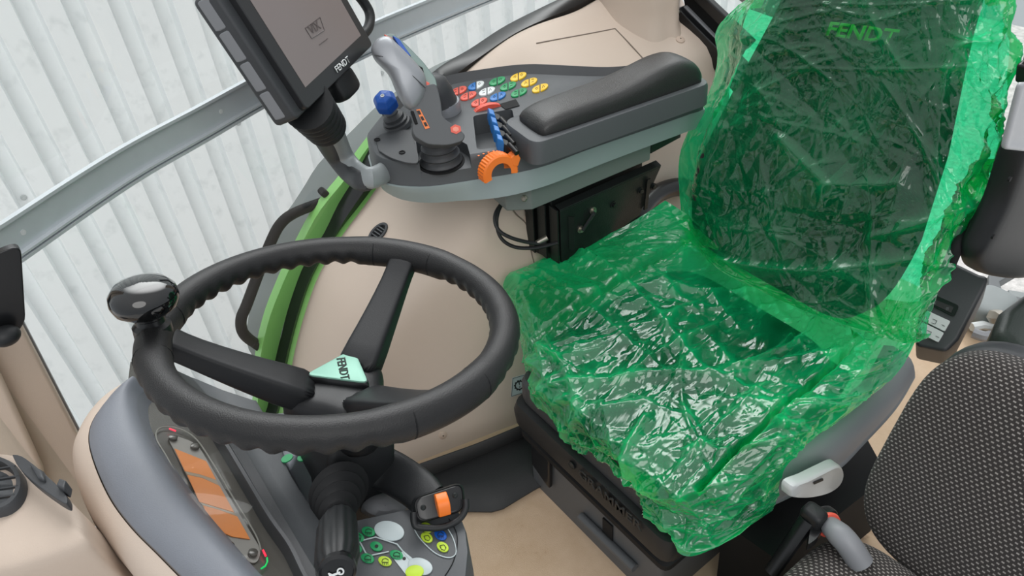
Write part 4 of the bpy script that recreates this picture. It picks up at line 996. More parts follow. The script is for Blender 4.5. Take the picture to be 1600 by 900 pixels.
text('screen_mark', 'VIX', on_t(487, 54), on_t(502, 44), tn, SCRTXT, ter, bold=.0, squash=.9)
MB().tube([on_t(499, 70), on_t(512, 60)], .0006, 5).build('screen_line', SCRTXT, ter)
hpth = catmull([opl(p[0], p[1], tq(0, 0, -.016), tn) for p in ((520, -60), (548, -22), (570, 6), (578, 24), (575, 44), (560, 60), (540, 74))], 6)
MB().tube(hpth, .0095, 12).build('grip_handle', BLACK, ter)
MB().pad(tq(.60, -.10, -.03), tu, tv, tn, .035, .024, .018, .5, .5, 24, 14).build('clamp_block', BLACK, ter)
# arm
J0 = tq(.17, -.03, -.03)
J2 = oz(600, 282, .715)
arm = empty('bellows_mount', J2, 'grey curved swan-neck with black bellows carrying the terminal from the console', 'mount')
yB = J0.y
pth = [J0 + (oy(512, 202, yB + .05) - J0) * .92, oy(520, 212, yB + .07), oy(535, 240, yB + .12), oy(556, 266, (yB + .14) * .5 + J2.y * .5), oy(580, 278, J2.y - .01), J2 + V(.03, .03, 0)]
pc_ = catmull(pth, 6)
rd = [.027 - .006 * min(1, i / 12) for i in range(len(pc_))]
MB().tube(pc_, rd, 18, flat=.62).build('arm_tube', mat('arm_grey', lin(150, 156, 158), .4, .15), arm)
MB().tube([p + V(-.012, .010, -.006) for p in pc_], [r_ * .96 for r_ in rd], 18, flat=.62).build('arm_underside', DGREY2, arm)
b1 = pth[0]; ba = (b1 - J0); bl_ = ba.length; ba.normalize()
prof = []
nb = 66
for k in range(nb + 1):
    f = k / nb; prof.append((.041 - .006 * f + .0050 * abs(math.cos(f * math.pi * 5.5)) - .003, bl_ * (f * 1.1 - .05)))
MB().lathe(prof, J0, ba, 30).build('bellows', BLACK, arm, sharp=60)

# ================================================================== BRACKET UNDER THE CONSOLE
br = empty('console_bracket', V(.95, 1.05, .45), 'grey and black metal support bracket below the armrest console', 'bracket')
a0, a1 = oz(832, 328, .60), oz(1016, 250, .60); bd_ = (a1 - a0).normalized(); bp2 = V(-bd_.y, bd_.x, 0)
def bq(u, v, z): return V(a0.x, a0.y, 0) + bd_ * u + bp2 * v + V(0, 0, z)
bl2 = (a1 - a0).length
MB().prism([bq(0, 0, .60), bq(bl2, 0, .60), bq(bl2, .12, .60), bq(-.04, .12, .60), bq(-.045, .03, .60)], [bq(0, 0, .668), bq(bl2, 0, .668), bq(bl2, .12, .668), bq(-.04, .12, .668), bq(-.045, .03, .668)]).build('housing', BRKT, br, bevel=.003)
MB().prism([bq(bl2, .0, .615), bq(bl2 + .09, .0, .625), bq(bl2 + .09, .1, .625), bq(bl2, .1, .615)], [bq(bl2, .0, .66), bq(bl2 + .09, .0, .66), bq(bl2 + .09, .1, .66), bq(bl2, .1, .66)]).build('rear_box', STEEL, br, bevel=.002)
MB().lathe([(.007, 0), (.007, .004), (.004, .007)], oz(820, 307, .64) + V(-.004, -.004, 0), V(-.6, -.6, .2), 6).build('hexagon_bolt', ZINC, br)
n0_, n1_ = oz(875, 331, .570), oz(1033, 260, .570); nd = (n1_ - n0_).normalized(); npv = V(-nd.y, nd.x, 0); nl = (n1_ - n0_).length
def nq(u, v, z): return V(n0_.x, n0_.y, 0) + nd * u + npv * v + V(0, 0, z)
MB().slab([nq(0, 0, .57), nq(nl, 0, .57), nq(nl - .06, 0, .46), nq(-.0, 0, .43)], npv * .006).build('near_plate', STEEL, br, bevel=.001)
MB().slab([nq(0, 0, .57), nq(nl, 0, .57), nq(nl, .018, .575), nq(0, .018, .575)], (0, 0, .004)).build('plate_flange', STEEL, br, bevel=.001)
MB().prism([nq(.0, .03, .42), nq(nl - .03, .03, .42), nq(nl - .03, .11, .42), nq(-.02, .11, .42)], [nq(0, .03, .60), nq(nl - .03, .03, .60), nq(nl - .03, .11, .60), nq(-.02, .11, .60)]).build('inner_frame', STEEL, br, bevel=.002)
for u, v0, v1 in ((-.004, .0, .03), (-.012, .035, .065), (-.02, .07, .10)):
    MB().slab([nq(u, v0, .575), nq(u, v1, .575), nq(u, v1, .43), nq(u, v0, .43)], nd * -.004).build('end_plate', STEEL, br, bevel=.001)
for u, z in ((.09, .535), (.055, .50), (.15, .525), (.23, .53), (.27, .525)):
    MB().lathe([(.009, 0), (.009, .002), (.0055, .002), (.0055, .007), (.0001, .007)], nq(u, 0, z), -npv, 14).build('rivet', ZINC if u < .1 else STEEL, br)
MB().tube([nq(.09, -.007, .535), nq(.055, -.007, .50)], .0045, 8).build('link_arm', STEEL, br)
MB().slab([nq(.02, -.002, .55), nq(.028, -.012, .55), nq(.028, -.012, .46), nq(.02, -.002, .46)], nd * .003).build('folded_tab', STEEL, br)
MB().slab([nq(.245, -.003, .555), nq(.255, -.003, .555), nq(.25, -.003, .475), nq(.24, -.003, .475)], -npv * .004).build('raised_rib', STEEL, br)
# cables
for k, pts in enumerate(([(812, 302, 1.09), (790, 312, 1.10), (774, 335, 1.09), (778, 358, 1.07), (800, 372, 1.05), (835, 380, 1.03), (852, 377, 1.02)], [(806, 304, 1.09), (785, 318, 1.11), (776, 345, 1.10), (783, 372, 1.08), (805, 386, 1.06), (838, 387, 1.03), (872, 379, 1.0)])):
    P = catmull([oy(*p) for p in pts], 7)
    cb_ = empty('control_cable', P[0], ('thin black cable with metal end looping below the console bracket', 'thin black cable looping lowest below the console, into the black bracket end')[k], 'cable', 'bracket cables')
    MB().tube(P, .0042, 8).build('cable_sheath', BLACK, cb_)
    if k == 0:
        MB().tube([oy(838, 380, 1.03), oy(855, 371, 1.02)], [.0055, .007], 10).build('cable_ferrule', ZINC, cb_, label='metal cable end')

# ================================================================== DRIVER SEAT
YC = .662
seat = empty('driver_seat', V(.82, YC, 0), 'dark suspension driver seat with embossed black front panel under green film', 'driver seat')
def cush(u, v, w):       # u across, v fore-aft, w up
    if w > 0:
        w += .020 * min(1, abs(u) / .22) ** 4 - .012 * math.exp(-((u / .12) ** 2 + ((v - .05) / .16) ** 2)) + .010 * math.exp(-((v + .24) / .05) ** 2) * .5
    return u, v, w
MB().pad(V(.845, YC, .355), V(0, 1, 0), V(1, 0, 0), V(0, 0, 1), .214, .250, .058, .45, .42, 60, 30, cush).build('seat_cushion', SEATFAB, seat)
# backrest: leaning face, wider in the middle, with side bolsters and a lumbar roll
BP = V(1.075, YC, .42); bvz = V(.29, 0, 1).normalized(); bnn = V(0, 0, 0) - V(1, 0, -.29).normalized()
def bk(u, v, w):
    q_ = max(0, min(1, (v + .16) / .46)); s_ = 1 - .34 * q_ * q_ * (3 - 2 * q_)
    if w > 0: w += .022 * min(1, abs(u) / .2) ** 4 + .014 * math.exp(-((v + .16) / .08) ** 2) - .010 * math.exp(-((v - .08) / .1) ** 2)
    return u * s_, v, w
MB().pad(BP + bvz * .385 - bnn * .05, V(0, 1, 0), bvz, bnn, .225, .355, .062, .45, .36, 60, 36, bk).build('backrest', SEATFAB, seat)
MB().pad(BP + bvz * .38 - bnn * .10, V(0, 1, 0), bvz, bnn, .205, .35, .04, .4, .3, 40, 20, bk).build('backrest_shell', DGREY2, seat)
P1, P2 = opl(1292, 44, BP + bnn * .03, bnn), opl(1404, 58, BP + bnn * .03, bnn)
text('lettering', 'FENDT', P1 + V(0, 0, -.012), P2 + V(0, 0, -.012), bnn, OLIVE, seat, bold=.03, shear=.15, squash=.8, label='olive lettering across the top of the backrest')
# cushion pan and stepped suspension front
def ring_xy(x0, x1, y0, y1, r, z): return [V(p.x, p.y, z) for p in rounded([V(x0, y0, 0), V(x1, y0, 0), V(x1, y1, 0), V(x0, y1, 0)], r, 4)]
def step(levels, name, m, par=seat, **k):
    return MB().loft([ring_xy(*a) for a in levels], cv=True, cap=True).build(name, m, par, **k)
step([(.590, 1.08, .438, .862, .03, .298), (.588, 1.09, .434, .866, .03, .31), (.592, 1.1, .43, .870, .03, .345), (.60, 1.1, .43, .870, .03, .352)], 'cushion_pan', DGREY2)
front = step([(.598, 1.08, .44, .858, .03, .215), (.572, 1.09, .425, .874, .03, .236), (.570, 1.09, .423, .876, .03, .27), (.576, 1.09, .427, .872, .03, .292), (.60, 1.08, .44, .860, .03, .297)], 'suspension_cover', BLACK)
step([(.600, 1.06, .45, .852, .02, .175), (.582, 1.07, .435, .866, .02, .188), (.582, 1.07, .435, .866, .02, .202), (.600, 1.06, .45, .852, .02, .214)], 'suspension_rim', BLACKM)
step([(.605, 1.05, .462, .862, .012, .0), (.605, 1.05, .462, .862, .012, .18)], 'base_box', DGREY)
step([(.640, 1.02, .50, .83, .02, -.0), (.64, 1.02, .50, .83, .02, .02)], 'base_plate', BLACKM)
nx = V(-1, 0, .1)
sl_ = text('embossed_lettering', 'GRAMMER', ox(905, 742, .5695), ox(1003, 830, .5695), V(-1, 0, 0), DARKINK, seat, squash=.9, bold=.01, lift=.0012, thick=.002)
c_ = ox(893, 727, .5695); MB().lathe([(.009, 0), (.009, .0018), (.0068, .0018), (.0068, .0008), (.0001, .0008)], c_, V(-1, 0, 0), 20).build('round_emblem', DARKINK, seat)
# slot and rail on base front
def fq(px, py, x=.604): return ox(px, py, x)
MB().slab([fq(943, 808), fq(958, 822), fq(958, 846), fq(943, 832)], (-.003, 0, 0)).build('slot', BLACKM, seat)
MB().slab([fq(868, 688), fq(940, 760), fq(940, 800), fq(868, 735)], (-.002, 0, 0)).build('front_plate', BRKT if False else DGREY, seat)
MB().slab([fq(835, 665), fq(864, 690), fq(864, 760), fq(836, 720)], (-.012, 0, 0)).build('corner_flap', SATIN, seat, bevel=.004)
MB().tube([ox(907, 806, .596), ox(992, 888, .596)], .0095, 14).build('front_rail', DGREY, seat)
# near side: grey skirt with light-grey handle, black linkage
sk = [oz(p[0], p[1], z) for p, z in (((1185, 800), .27), ((1240, 775), .26), ((1310, 735), .26), ((1345, 700), .27), ((1400, 640), .30), ((1430, 590), .33))]
sk2 = [oz(p[0], p[1], z) for p, z in (((1195, 760), .33), ((1245, 725), .335), ((1300, 690), .34), ((1340, 655), .345), ((1390, 605), .36), ((1420, 550), .39))]
ska, skb = resample(catmull(sk, 5), 24), resample(catmull(sk2, 5), 24)
MB().loft([ska, [a.lerp(b, .5) + V(0, -.006, 0) for a, b in zip(ska, skb)], skb, [p + V(-.01, .06, 0) for p in skb], [p + V(-.01, .06, 0) for p in ska]], cu=True, cap=True).build('side_skirt', MGREY, seat, sub=1, label='grey side skirt')
hy = .335
hpx = [(1232, 774), (1235, 758), (1258, 748), (1286, 734), (1308, 725), (1316, 738), (1311, 755), (1293, 768), (1266, 775), (1244, 776)]
ho = [oy(p[0], p[1], hy) for p in hpx]; ho = catmull(ho + [ho[0]], 4)[:-1]; hc = sum(ho, V(0, 0, 0)) / len(ho)
hd2 = MB().loft([[p + V(0, .014, 0) for p in ho], ho, [hc + (p - hc) * .97 + V(0, -.004, 0) for p in ho], [hc + (p - hc) * .90 + V(0, -.006, .0) for p in ho], [hc + (p - hc) * .55 + V(0, -.002, .0) for p in ho], [hc + (p - hc) * .1 + V(0, -.001, 0) for p in ho]], cv=True, cap=True).build('adjust_handle', LGREY, seat, label='light grey adjustment handle')
MB().slab([oy(1271, 753, hy - .003), oy(1285, 747, hy - .003), oy(1285, 750, hy - .003), oy(1271, 756, hy - .003)], (0, -.002, 0)).build('handle_mark', DARKINK, hd2)
MB().prism([oz(p[0], p[1], .02) for p in ((1120, 900), (1330, 770), (1360, 830), (1200, 960))], [oz(p[0], p[1], .02) + V(0, .01, .18) for p in ((1120, 900), (1330, 770), (1360, 830), (1200, 960))]).build('side_linkage_cover', BLACKM, seat)
MB().tube(catmull([oz(960, 362, .40), oz(992, 338, .42), oz(1025, 304, .43), oz(1060, 292, .42), oz(1085, 300, .40)], 6), .024, 14).build('side_bolster', SATIN, seat)
_cb = [o for o in seat.children if o.name.startswith('seat_cushion')][0]
_bm = bmesh.new(); _bm.from_mesh(_cb.data); bmesh.ops.translate(_bm, verts=_bm.verts, vec=ORG[_cb]); _bv = BVHTree.FromBMesh(_bm); _bm.free()
hp_, hn_ = hit(_bv, 1243, 704)
if hp_ is not None:
    text('side_lettering', 'evolution', opl(1218, 722, hp_, hn_), opl(1266, 688, hp_, hn_), hn_, OLIVE, seat, bold=.02, lift=.0015, label='small olive lettering on the cushion side')
# folded left armrest
ay = .352
def aq(px, py, d=0): return oy(px, py, ay + d)
ao = [(1604, 120), (1590, 140), (1572, 205), (1560, 236), (1540, 300), (1516, 352), (1498, 392), (1503, 414), (1530, 424), (1575, 427), (1620, 410), (1660, 300), (1690, 120)]
ap = [aq(*p) for p in ao]; ap = catmull(ap + [ap[0]], 4)[:-1]; ac = sum(ap, V(0, 0, 0)) / len(ap)
arr = MB().loft([[ac + (p - ac) * .9 + V(0, .01, 0) for p in ap], [p for p in ap], [ac + (p - ac) * .98 + V(0, -.030, 0) for p in ap], [ac + (p - ac) * .93 + V(0, -.036, 0) for p in ap], [ac + (p - ac) * .7 + V(0, -.040, 0) for p in ap]], cv=True, cap=True).build('folded_armrest', BLACK, seat, sub=1, label='black left armrest folded upright')
ip = rounded([aq(*p, -.040) for p in ((1588, 126), (1640, 126), (1625, 238), (1561, 232))], .012, 5)
ic = sum(ip, V(0, 0, 0)) / len(ip)
MB().loft([[p + V(0, .006, 0) for p in ip], [p + V(0, -.006, 0) for p in ip], [ic + (p - ic) * .93 + V(0, -.008, 0) for p in ip], [ic + (p - ic) * .80 + V(0, -.006, 0) for p in ip], [ic + (p - ic) * .7 + V(0, -.0035, 0) for p in ip]], cv=True, cap=True).build('grey_inset', LGREY if False else mat('inset_grey', lin(168, 170, 174), .35), arr, sub=1, label='light grey inset')
uo = [aq(*p, .0) for p in ((1604, 40), (1596, 92), (1586, 100), (1583, 128), (1640, 132), (1660, 40))]
MB().slab(uo, (0, -.03, 0)).build('armrest_hinge', SATIN, arr, bevel=.006)
for px, py in ((1578, 280), (1552, 370)):
    MB().lathe([(.004, -.002), (.004, .0012), (.0001, .0012)], aq(px, py, -.041), V(0, -1, 0), 12).build('pin_hole', BLACKM, arr)
# seat control box
kn_ = V(-.62, -.12, .78).normalized(); kp = oy(1490, 480, .385)
def kq(px, py, h=0): return opl(px, py, kp + kn_ * h, kn_)
ko = [kq(*p) for p in ((1466, 415), (1482, 405), (1530, 428), (1546, 432), (1538, 452), (1498, 530), (1478, 550), (1430, 540), (1436, 488))]
ctl = MB().slab(ko, -kn_ * .14).build('control_box', DGREY2, seat, bevel=.008, label='dark grey control box with seat switches')
MB().slab(rounded([kq(*p, .001) for p in ((1458, 460), (1499, 478), (1491, 496), (1450, 475))], .006, 4), kn_ * .002).build('display_frame', SATIN, ctl)
MB().slab([kq(*p, .0035) for p in ((1459, 467), (1490, 480), (1486, 489), (1455, 474))], kn_ * .0006).build('display_window', DARKINK, ctl)
ds = MB()
for a, b in ((1461, 473), (1481, 483)):
    for k in range(3): ds.tube([kq(a - 2 + 1.6 * k, b - 3, .0046), kq(a - 3 + 1.6 * k, b + 2, .0046)], .0003, 4)
ds.build('display_symbol', MGREY, ctl)
for j, q in enumerate((((1448, 486), (1485, 503), (1476, 519), (1440, 501)), ((1441, 504), (1475, 521), (1466, 536), (1432, 519)))):
    sw = MB().slab(rounded([kq(*p, .001) for p in q], .003, 3), kn_ * .006).build('rocker_switch', LGREY, ctl, bevel=.0015, label='light grey rocker switch with plus and minus marks')
    cx_, cy_ = sum(p[0] for p in q) / 4, sum(p[1] for p in q) / 4
    mk = MB(); h_ = .0078
    mk.tube([kq(cx_ - 16 - 2.5, cy_ - 6 - 1, h_), kq(cx_ - 16 + 2.5, cy_ - 6 + 1, h_)], .0005, 5); mk.tube([kq(cx_ - 16 + 1, cy_ - 6 - 2.5, h_), kq(cx_ - 16 - 1, cy_ - 6 + 2.5, h_)], .0005, 5)
    mk.tube([kq(cx_ + 9, cy_ + 5, h_), kq(cx_ + 14, cy_ + 7.5, h_)], .0005, 5)
    mk.tube([kq(cx_ - 5, cy_ - 4, h_), kq(cx_ + 2, cy_ - 1, h_), kq(cx_ - 1, cy_ + 4, h_), kq(cx_ - 7, cy_ + 2, h_)], .0005, 5)
    mk.build('switch_symbol', DARKINK, sw)
# seat belt stalk ring beside the control box
MB().tube(catmull([oy(1478, 425, .36), oy(1495, 385, .36), oy(1512, 350, .37), oy(1520, 320, .39)], 5), .011, 10).build('recline_bar', BLACKM, seat)

# ================================================================== PASSENGER SEAT
pb0 = V(.86, .10, .33); pbz = V(.33, 0, 1).normalized(); pbn = V(0, 0, 0) - V(1, 0, -.33).normalized()
def bpl(px, py): p = opl(px, py, pb0, pbn); return (p.y, (p - pb0).dot(pbz))
ps = empty('passenger_seat', V(.75, .08, 0), 'dark checked fabric passenger seat beside the green-covered driver seat', 'passenger seat')
PC = V(pb0.x, .075, pb0.z)
MB().pad(PC + pbz * .145 - pbn * .035, V(0, 1, 0), pbz, pbn, .205, .205, .05, .5, .52, 64, 34).build('backrest', FABRIC, ps)
MB().pad(PC + pbz * .15 - pbn * .075, V(0, 1, 0), pbz, pbn, .205, .205, .04, .45, .5, 48, 20).build('backrest_shell', DGREY2, ps)
MB().pad(V(.66, .075, .255), V(0, 1, 0), V(1, 0, 0), V(0, 0, 1), .205, .19, .06, .5, .42, 60, 28).build('seat_cushion', FABRIC, ps)
MB().prism([V(.53, -.08, 0), V(.82, -.08, 0), V(.82, .22, 0), V(.53, .22, 0)], [V(.53, -.08, .21), V(.82, -.08, .21), V(.82, .22, .21), V(.53, .22, .21)]).build('seat_box', BLACKM, ps, bevel=.01)
# belt fittings between the seats
cp0 = oz(1292, 818, .33)
ck = empty('belt_tube', cp0, 'short grey curved tube with orange ring between the two seats', 'tube')
tb = catmull([cp0, oz(1308, 832, .34), oz(1325, 850, .335), oz(1345, 880, .31)], 5)
MB().tube(tb, [.0155 + .005 * min(1, i / 6) for i in range(len(tb))], 18).build('grey_tube', MGREY, ck)
ad = (tb[1] - tb[0]).normalized()
MB().lathe([(.021, -.004), (.0225, .0), (.021, .004), (.015, .004), (.015, -.004), (.021, -.004)], tb[0] + ad * .004, ad, 24, cap=False).build('orange_ring', RED, ck)
MB().pad(tb[0] - ad * .014, ad, ad.cross(NZ).normalized(), ad.cross(ad.cross(NZ)).normalized(), .014, .026, .018, .5, .5, 20, 12).build('black_socket', SATIN, ck)
bk_ = empty('belt_buckle', oz(1250, 830, .30), 'black belt buckle stalk with small white print between the seats', 'buckle')
b0_, b1_ = oz(1205, 895, .24), oz(1262, 812, .34)
MB().tube([b0_, b0_.lerp(b1_, .55), b1_], [.013, .014, .015], 10, flat=.7).build('buckle_stalk', SATIN, bk_, bevel=0)
MB().pad(b1_ + V(.01, -.003, .004), V(1, 0, 0), V(0, 1, 0), NZ, .016, .020, .018, .5, .5, 20, 12).build('buckle_head', BLACK, bk_)
MB().slab(rounded([oz(p[0], p[1], .335) for p in ((1266, 826), (1284, 806), (1300, 802), (1292, 818), (1276, 842), (1262, 852))], .006, 3), (0, 0, -.02)).build('latch_plate', SATIN, bk_, bevel=.003)
# right edge: dark pad and steel parts behind the passenger seat
dp = empty('side_pad', oz(1590, 490, .42), 'dark green-grey padded box at the right edge behind the passenger seat', 'box')
q = [oz(p[0], p[1], .45) for p in ((1552, 515), (1566, 480), (1600, 455), (1700, 420), (1760, 540), (1600, 560))]
MB().loft([[p + V(0, 0, -.22) for p in q], [p + V(0, 0, -.02) for p in q], [p * .94 + sum(q, V(0, 0, 0)) / 6 * .06 for p in q]], cv=True, cap=True).build('padded_cover', GREENPAD, dp, bevel=.02, seg=4)
hf = empty('hitch_frame', oz(1560, 460, 0.0), 'grey metal frame pieces outside behind the control box', 'frame')
def gz(px, py, z=.05): return oz(px, py, z)
for q in (((1545, 428), (1600, 400), (1610, 412), (1562, 440), (1566, 452), (1545, 462)), ((1575, 452), (1610, 458), (1610, 468), (1578, 462)), ((1588, 462), (1598, 466), (1572, 492), (1562, 486)), ((1540, 465), (1565, 474), (1562, 480), (1538, 472))):
    MB().slab([gz(*p) for p in q], (0, 0, -.03)).build('frame_plate', GREYEXT if q[0][0] == 1575 else mat('frame_grey', lin(92, 96, 98), .5), hf, bevel=.003)
MB().pad(gz(1545, 482), V(1, 0, 0), V(0, 1, 0), NZ, .07, .05, .04, .5, .5, 24, 14).build('valve_block', GREYEXT, hf)
MB().lathe([(.02, 0), (.02, .02), (.012, .03), (.012, .045)], gz(1552, 494, .08), V(-.4, -.7, .5), 6).build('hose_nut', ZINC, hf)
MB().tube([gz(1518, 511), gz(1536, 508), gz(1556, 512)], .012, 8).build('braided_hose', LGREY, hf)
MB().tube(catmull([gz(1520, 520), gz(1540, 526), gz(1560, 520)], 5), .014, 8).build('grey_hose', MGREY, hf)

# ================================================================== GREEN PLASTIC FILM
def bicubic(net, N, M):
    """net rows x cols of Vectors -> N x M smooth grid (numpy)"""
    R = [resample_param(r, M) for r in net]
    colsg = [resample_param([R[i][j] for i in range(len(R))], N) for j in range(M)]
    return np.array([[colsg[j][i] for j in range(M)] for i in range(N)], float)
def resample_param(P, n):
    k = len(P); out = []
    for i in range(n):
        t = i / (n - 1) * (k - 1); a = min(int(t), k - 2); f = t - a
        p0, p1, p2, p3 = P[max(a - 1, 0)], P[a], P[a + 1], P[min(a + 2, k - 1)]
        out.append(.5 * ((2 * p1) + (p2 - p0) * f + (2 * p0 - 5 * p1 + 4 * p2 - p3) * f * f + (3 * p1 - p0 - 3 * p2 + p3) * f ** 3))
    return out
def outward(o):
    dg = bpy.context.evaluated_depsgraph_get(); bm = bmesh.new(); bm.from_mesh(o.data); bmesh.ops.translate(bm, verts=bm.verts, vec=ORG[o]); bmesh.ops.recalc_face_normals(bm, faces=bm.faces)
    b = BVHTree.FromBMesh(bm); bm.free(); return b
SEATBVH = [outward(o) for o in seat.children if o.name.split('.')[0] in ('seat_cushion', 'backrest', 'cushion_pan')]
def crumple(G, seed, n, amp, width, length, angles, spread, extra=()):
    rng = np.random.default_rng(seed); N, M, _ = G.shape
    du = np.linalg.norm(np.diff(G, axis=1), axis=2).sum(1).mean(); dv = np.linalg.norm(np.diff(G, axis=0), axis=2).sum(0).mean()
    U, Vv = np.meshgrid(np.linspace(0, du, M), np.linspace(0, dv, N))
    h = np.zeros((N, M))
    for k in range(n):
        cu, cv = rng.uniform(0, du), rng.uniform(0, dv); th = rng.choice(angles) + rng.normal(0, spread)
        L = rng.uniform(*length); w = rng.uniform(*width); a = rng.uniform(.35, 1) * amp * rng.choice([1, 1, -.7]); c = rng.normal(0, 1.6)
        s = (U - cu) * math.cos(th) + (Vv - cv) * math.sin(th); d = -(U - cu) * math.sin(th) + (Vv - cv) * math.cos(th) + c * s * s
        h += a * np.exp(-np.abs(d) / w) * np.exp(-(s / L) ** 2)
    for pts, a, w in extra:                      # explicit creases: polyline in (u,v) fractions
        best = np.full((N, M), 9.0)
        for (u0, v0), (u1, v1) in zip(pts, pts[1:]):
            ax_, ay_, bx_, by_ = u0 * du, v0 * dv, u1 * du, v1 * dv; ex, ey = bx_ - ax_, by_ - ay_; l2 = ex * ex + ey * ey
            t = np.clip(((U - ax_) * ex + (Vv - ay_) * ey) / l2, 0, 1); best = np.minimum(best, np.hypot(U - ax_ - t * ex, Vv - ay_ - t * ey))
        h += a * np.exp(-best / w)
    return h
def film(name, net, m, label, N, M, toward, cr, cr2, cr3=None):
    G = bicubic(net, N, M)
    T1 = np.gradient(G, axis=1); T0 = np.gradient(G, axis=0); nr = np.cross(T1, T0); nr /= np.linalg.norm(nr, axis=2, keepdims=True) + 1e-9
    tw_ = np.array(toward); nr *= np.where((nr @ tw_) < 0, -1, 1)[..., None]
    h = crumple(G, **cr) + crumple(G, **cr2)
    uu = np.linspace(0, 1, M)[None, :]; vv_ = np.linspace(0, 1, N)[:, None]
    if cr3: h += crumple(G, **cr3) * np.clip((uu - .70) / .14, 0, 1)
    hem = np.clip(np.minimum(np.minimum(uu, 1 - uu), np.minimum(vv_, 1 - vv_)) / .05, 0, 1); h *= .3 + .7 * hem
    h -= np.percentile(h, 8)
    # wavy hem
    rng = np.random.default_rng(5)
    for sl, ax in (((0, slice(None)), 0), ((-1, slice(None)), 0), ((slice(None), 0), 1), ((slice(None), -1), 1)):
        pass
    for _ in range(2):                           # lay the sheet on the seat before it is crumpled
        Q = G.reshape(-1, 3)
        for q_, p in enumerate(Q):
            best_ = None
            for bv in SEATBVH:
                c, n, f_, d_ = bv.find_nearest(Vector(p), .12)
                if c is None: continue
                sd_ = (Vector(p) - c).dot(n)
                if sd_ < .003 and (best_ is None or d_ > best_[0]): best_ = (d_, c + n * .004)
            if best_: Q[q_] = best_[1]
        G = Q.reshape(G.shape)
    for _ in range(10):
        G[1:-1, 1:-1] = G[1:-1, 1:-1] * .5 + .125 * (G[:-2, 1:-1] + G[2:, 1:-1] + G[1:-1, :-2] + G[1:-1, 2:])
    for _ in range(60):                          # hems hang straight
        for e_ in (G[0], G[-1], G[:, 0], G[:, -1]): e_[1:-1] = e_[1:-1] * .5 + .25 * (e_[:-2] + e_[2:])
    for _ in range(25):
        for k_ in range(1, 7):
            for e_, a_, b_ in ((G[k_], G[k_ - 1], G[k_ + 1]), (G[-1 - k_], G[-k_], G[-2 - k_]), (G[:, k_], G[:, k_ - 1], G[:, k_ + 1]), (G[:, -1 - k_], G[:, -k_], G[:, -2 - k_])):
                e_[1:-1] = e_[1:-1] * .4 + .15 * (a_[1:-1] + b_[1:-1] + e_[:-2] + e_[2:])
    G = G + nr * (h[..., None] + .003)
    vs = [Vector(p) for p in G.reshape(-1, 3)]
    fs = [(i * M + j, i * M + j + 1, (i + 1) * M + j + 1, (i + 1) * M + j) for i in range(N - 1) for j in range(M - 1)]
    mb = MB(); mb.v = vs; mb.f = fs
    o = mb.build(name, m, None, sharp=180)
    iu = np.minimum(np.linspace(0, 1, M), 1 - np.linspace(0, 1, M))[None, :] * np.ones((N, 1)); iv = np.minimum(np.linspace(0, 1, N), 1 - np.linspace(0, 1, N))[:, None] * np.ones((1, M))
    lay = 1.3 * np.clip(1 - np.minimum(iu, iv) / .10, 0, 1) + np.clip((h - np.median(h)) / .008, 0, 2.0)
    a_ = o.data.attributes.new('layers', 'FLOAT', 'POINT'); a_.data.foreach_set('value', lay.reshape(-1).astype(np.float32))
    return tag(o, label, 'plastic cover')

SEATNET = [
 [(1040, 314, .52), (1105, 352, .50), (1190, 392, .47), (1265, 420, .47), (1335, 450, .48), (1400, 470, .50), (1445, 468, .50)],
 [(962, 362, .45), (1052, 378, .455), (1150, 414, .43), (1235, 452, .43), (1305, 482, .44), (1380, 508, .46), (1437, 505, .44)],
 [(896, 384, .43), (978, 405, .455), (1080, 455, .43), (1165, 502, .425), (1255, 545, .435), (1335, 575, .45), (1408, 572, .40)],
 [(838, 412, .41), (910, 444, .445), (1000, 505, .43), (1090, 565, .425), (1175, 610, .43), (1265, 640, .44), (1335, 636, .37)],
 [(788, 442, .40), (846, 494, .43), (930, 566, .425), (1020, 628, .42), (1105, 676, .425), (1190, 700, .425), (1258, 692, .35)],
 [(812, 520, .35), (836, 558, .395), (890, 618, .405), (962, 690, .405), (1045, 760, .405), (1135, 765, .39), (1220, 738, .34)],
 [(822, 566, .32), (842, 592, .345), (895, 655, .35), (968, 722, .35), (1042, 792, .35), (1112, 812, .345), (1214, 770, .325)],
 [(826, 606, .30), (862, 632, .30), (920, 692, .30), (988, 744, .30), (1046, 824, .305), (1080, 869, .305), (1206, 797, .31)],
]
snet = [[oz(p[0], p[1], p[2] + (.034 if j == 6 and i < 6 else .014 if j == 5 and i < 6 else 0)) for j, p in enumerate(r)] for i, r in enumerate(SEATNET)]
PI = math.pi
film('plastic_seat_cover', snet, FILM_SEAT, 'crumpled bright green plastic sheet draped over the driver seat cushion', 300, 280, (-.3, -.3, .9),
     dict(seed=3, n=190, amp=.0095, width=(.004, .011), length=(.04, .20), angles=[.2, .9, 1.5, 2.3, 2.8], spread=.35,
          extra=[([(.0, .30), (.3, .38), (.55, .45), (.9, .40)], .010, .008), ([(.15, .95), (.3, .70), (.45, .52), (.62, .42)], .012, .009), ([(.95, .15), (.7, .3), (.5, .5)], .010, .010),
                 ([(.55, .98), (.56, .8), (.52, .62)], .013, .010), ([(.98, .62), (.75, .7), (.6, .8)], .010, .009), ([(.35, .02), (.5, .12), (.75, .10), (.95, .2)], .014, .012), ([(.62, .05), (.66, .25), (.6, .4)], .012, .009)]),
     dict(seed=11, n=520, amp=.0036, width=(.0018, .005), length=(.02, .10), angles=[.3, 1.2, 2.0, 2.7], spread=.5))
def ob(px, py, o): return opl(px, py, BP + bnn * o, bnn)
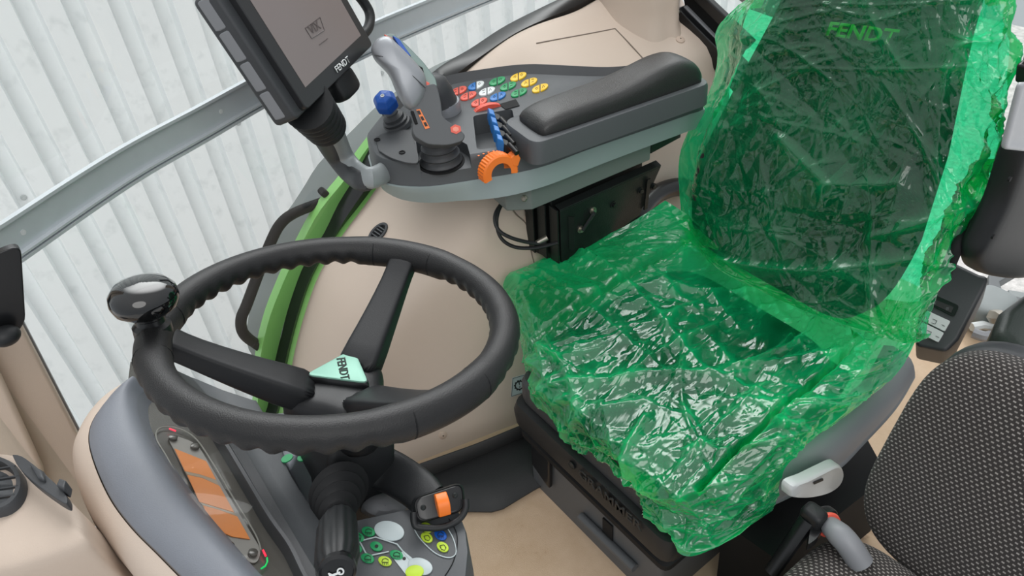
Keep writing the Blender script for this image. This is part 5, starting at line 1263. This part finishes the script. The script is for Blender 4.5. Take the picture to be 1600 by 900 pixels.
BACKNET = [
 [(1062, 345, -.03), (1110, 410, .05), (1186, 452, .06), (1272, 490, .07), (1362, 520, .07), (1422, 536, .05), (1452, 524, .0)],
 [(1066, 328, -.03), (1115, 392, .05), (1190, 432, .06), (1275, 468, .07), (1362, 498, .07), (1420, 516, .05), (1446, 512, .0)],
 [(1062, 262, -.05), (1120, 322, .03), (1205, 356, .045), (1300, 388, .05), (1385, 412, .05), (1450, 424, .02), (1482, 400, -.06)],
 [(1074, 212, -.06), (1142, 242, .03), (1225, 270, .04), (1322, 300, .045), (1412, 322, .05), (1490, 325, .01), (1530, 300, -.08)],
 [(1108, 152, -.08), (1162, 165, .025), (1245, 186, .03), (1338, 208, .03), (1425, 228, .04), (1505, 240, .01), (1556, 222, -.08)],
 [(1124, 92, -.10), (1178, 100, .02), (1262, 112, .03), (1350, 130, .03), (1438, 148, .035), (1520, 160, .0), (1570, 150, -.08)],
 [(1120, 50, -.12), (1192, 40, .02), (1280, 42, .03), (1366, 58, .03), (1450, 74, .035), (1530, 88, .0), (1575, 80, -.08)],
 [(1152, 16, -.12), (1215, -20, .02), (1296, -24, .03), (1380, -10, .03), (1460, 6, .035), (1534, 22, .0), (1574, 10, -.08)],
 [(1190, 10, -.13), (1232, -90, .02), (1312, -94, .03), (1396, -80, .03), (1474, -66, .03), (1540, -50, .0), (1570, -60, -.08)],
]
bnet = [[ob(*p) for p in r] for r in BACKNET]
film('plastic_backrest_cover', bnet, FILM_BACK, 'smooth green plastic sheet hanging over the driver seat backrest', 300, 280, tuple(bnn),
     dict(seed=21, n=70, amp=.006, width=(.004, .012), length=(.05, .25), angles=[.15, .4, 2.6, 2.0], spread=.25,
          extra=[([(.25, .62), (.5, .66), (.8, .72)], .003, .003), ([(.2, .8), (.5, .84), (.85, .92)], .003, .003), ([(1.0, .25), (.75, .28), (.5, .2), (.2, .12)], .012, .012), ([(.97, .4), (.8, .38), (.6, .30)], .012, .010),
                 ([(.85, .5), (.88, .7), (.86, .98)], .010, .009), ([(.93, .35), (.95, .6), (.93, .95)], .010, .008), ([(.12, .9), (.14, .6), (.10, .35)], .010, .010), ([(.3, .45), (.45, .38), (.65, .42)], .008, .012)]),
     dict(seed=23, n=420, amp=.0026, width=(.0016, .0045), length=(.02, .09), angles=[.2, 1.0, 2.4], spread=.5),
     dict(seed=31, n=420, amp=.011, width=(.004, .010), length=(.03, .12), angles=[.5, 1.4, 2.2, 1.9], spread=.4))
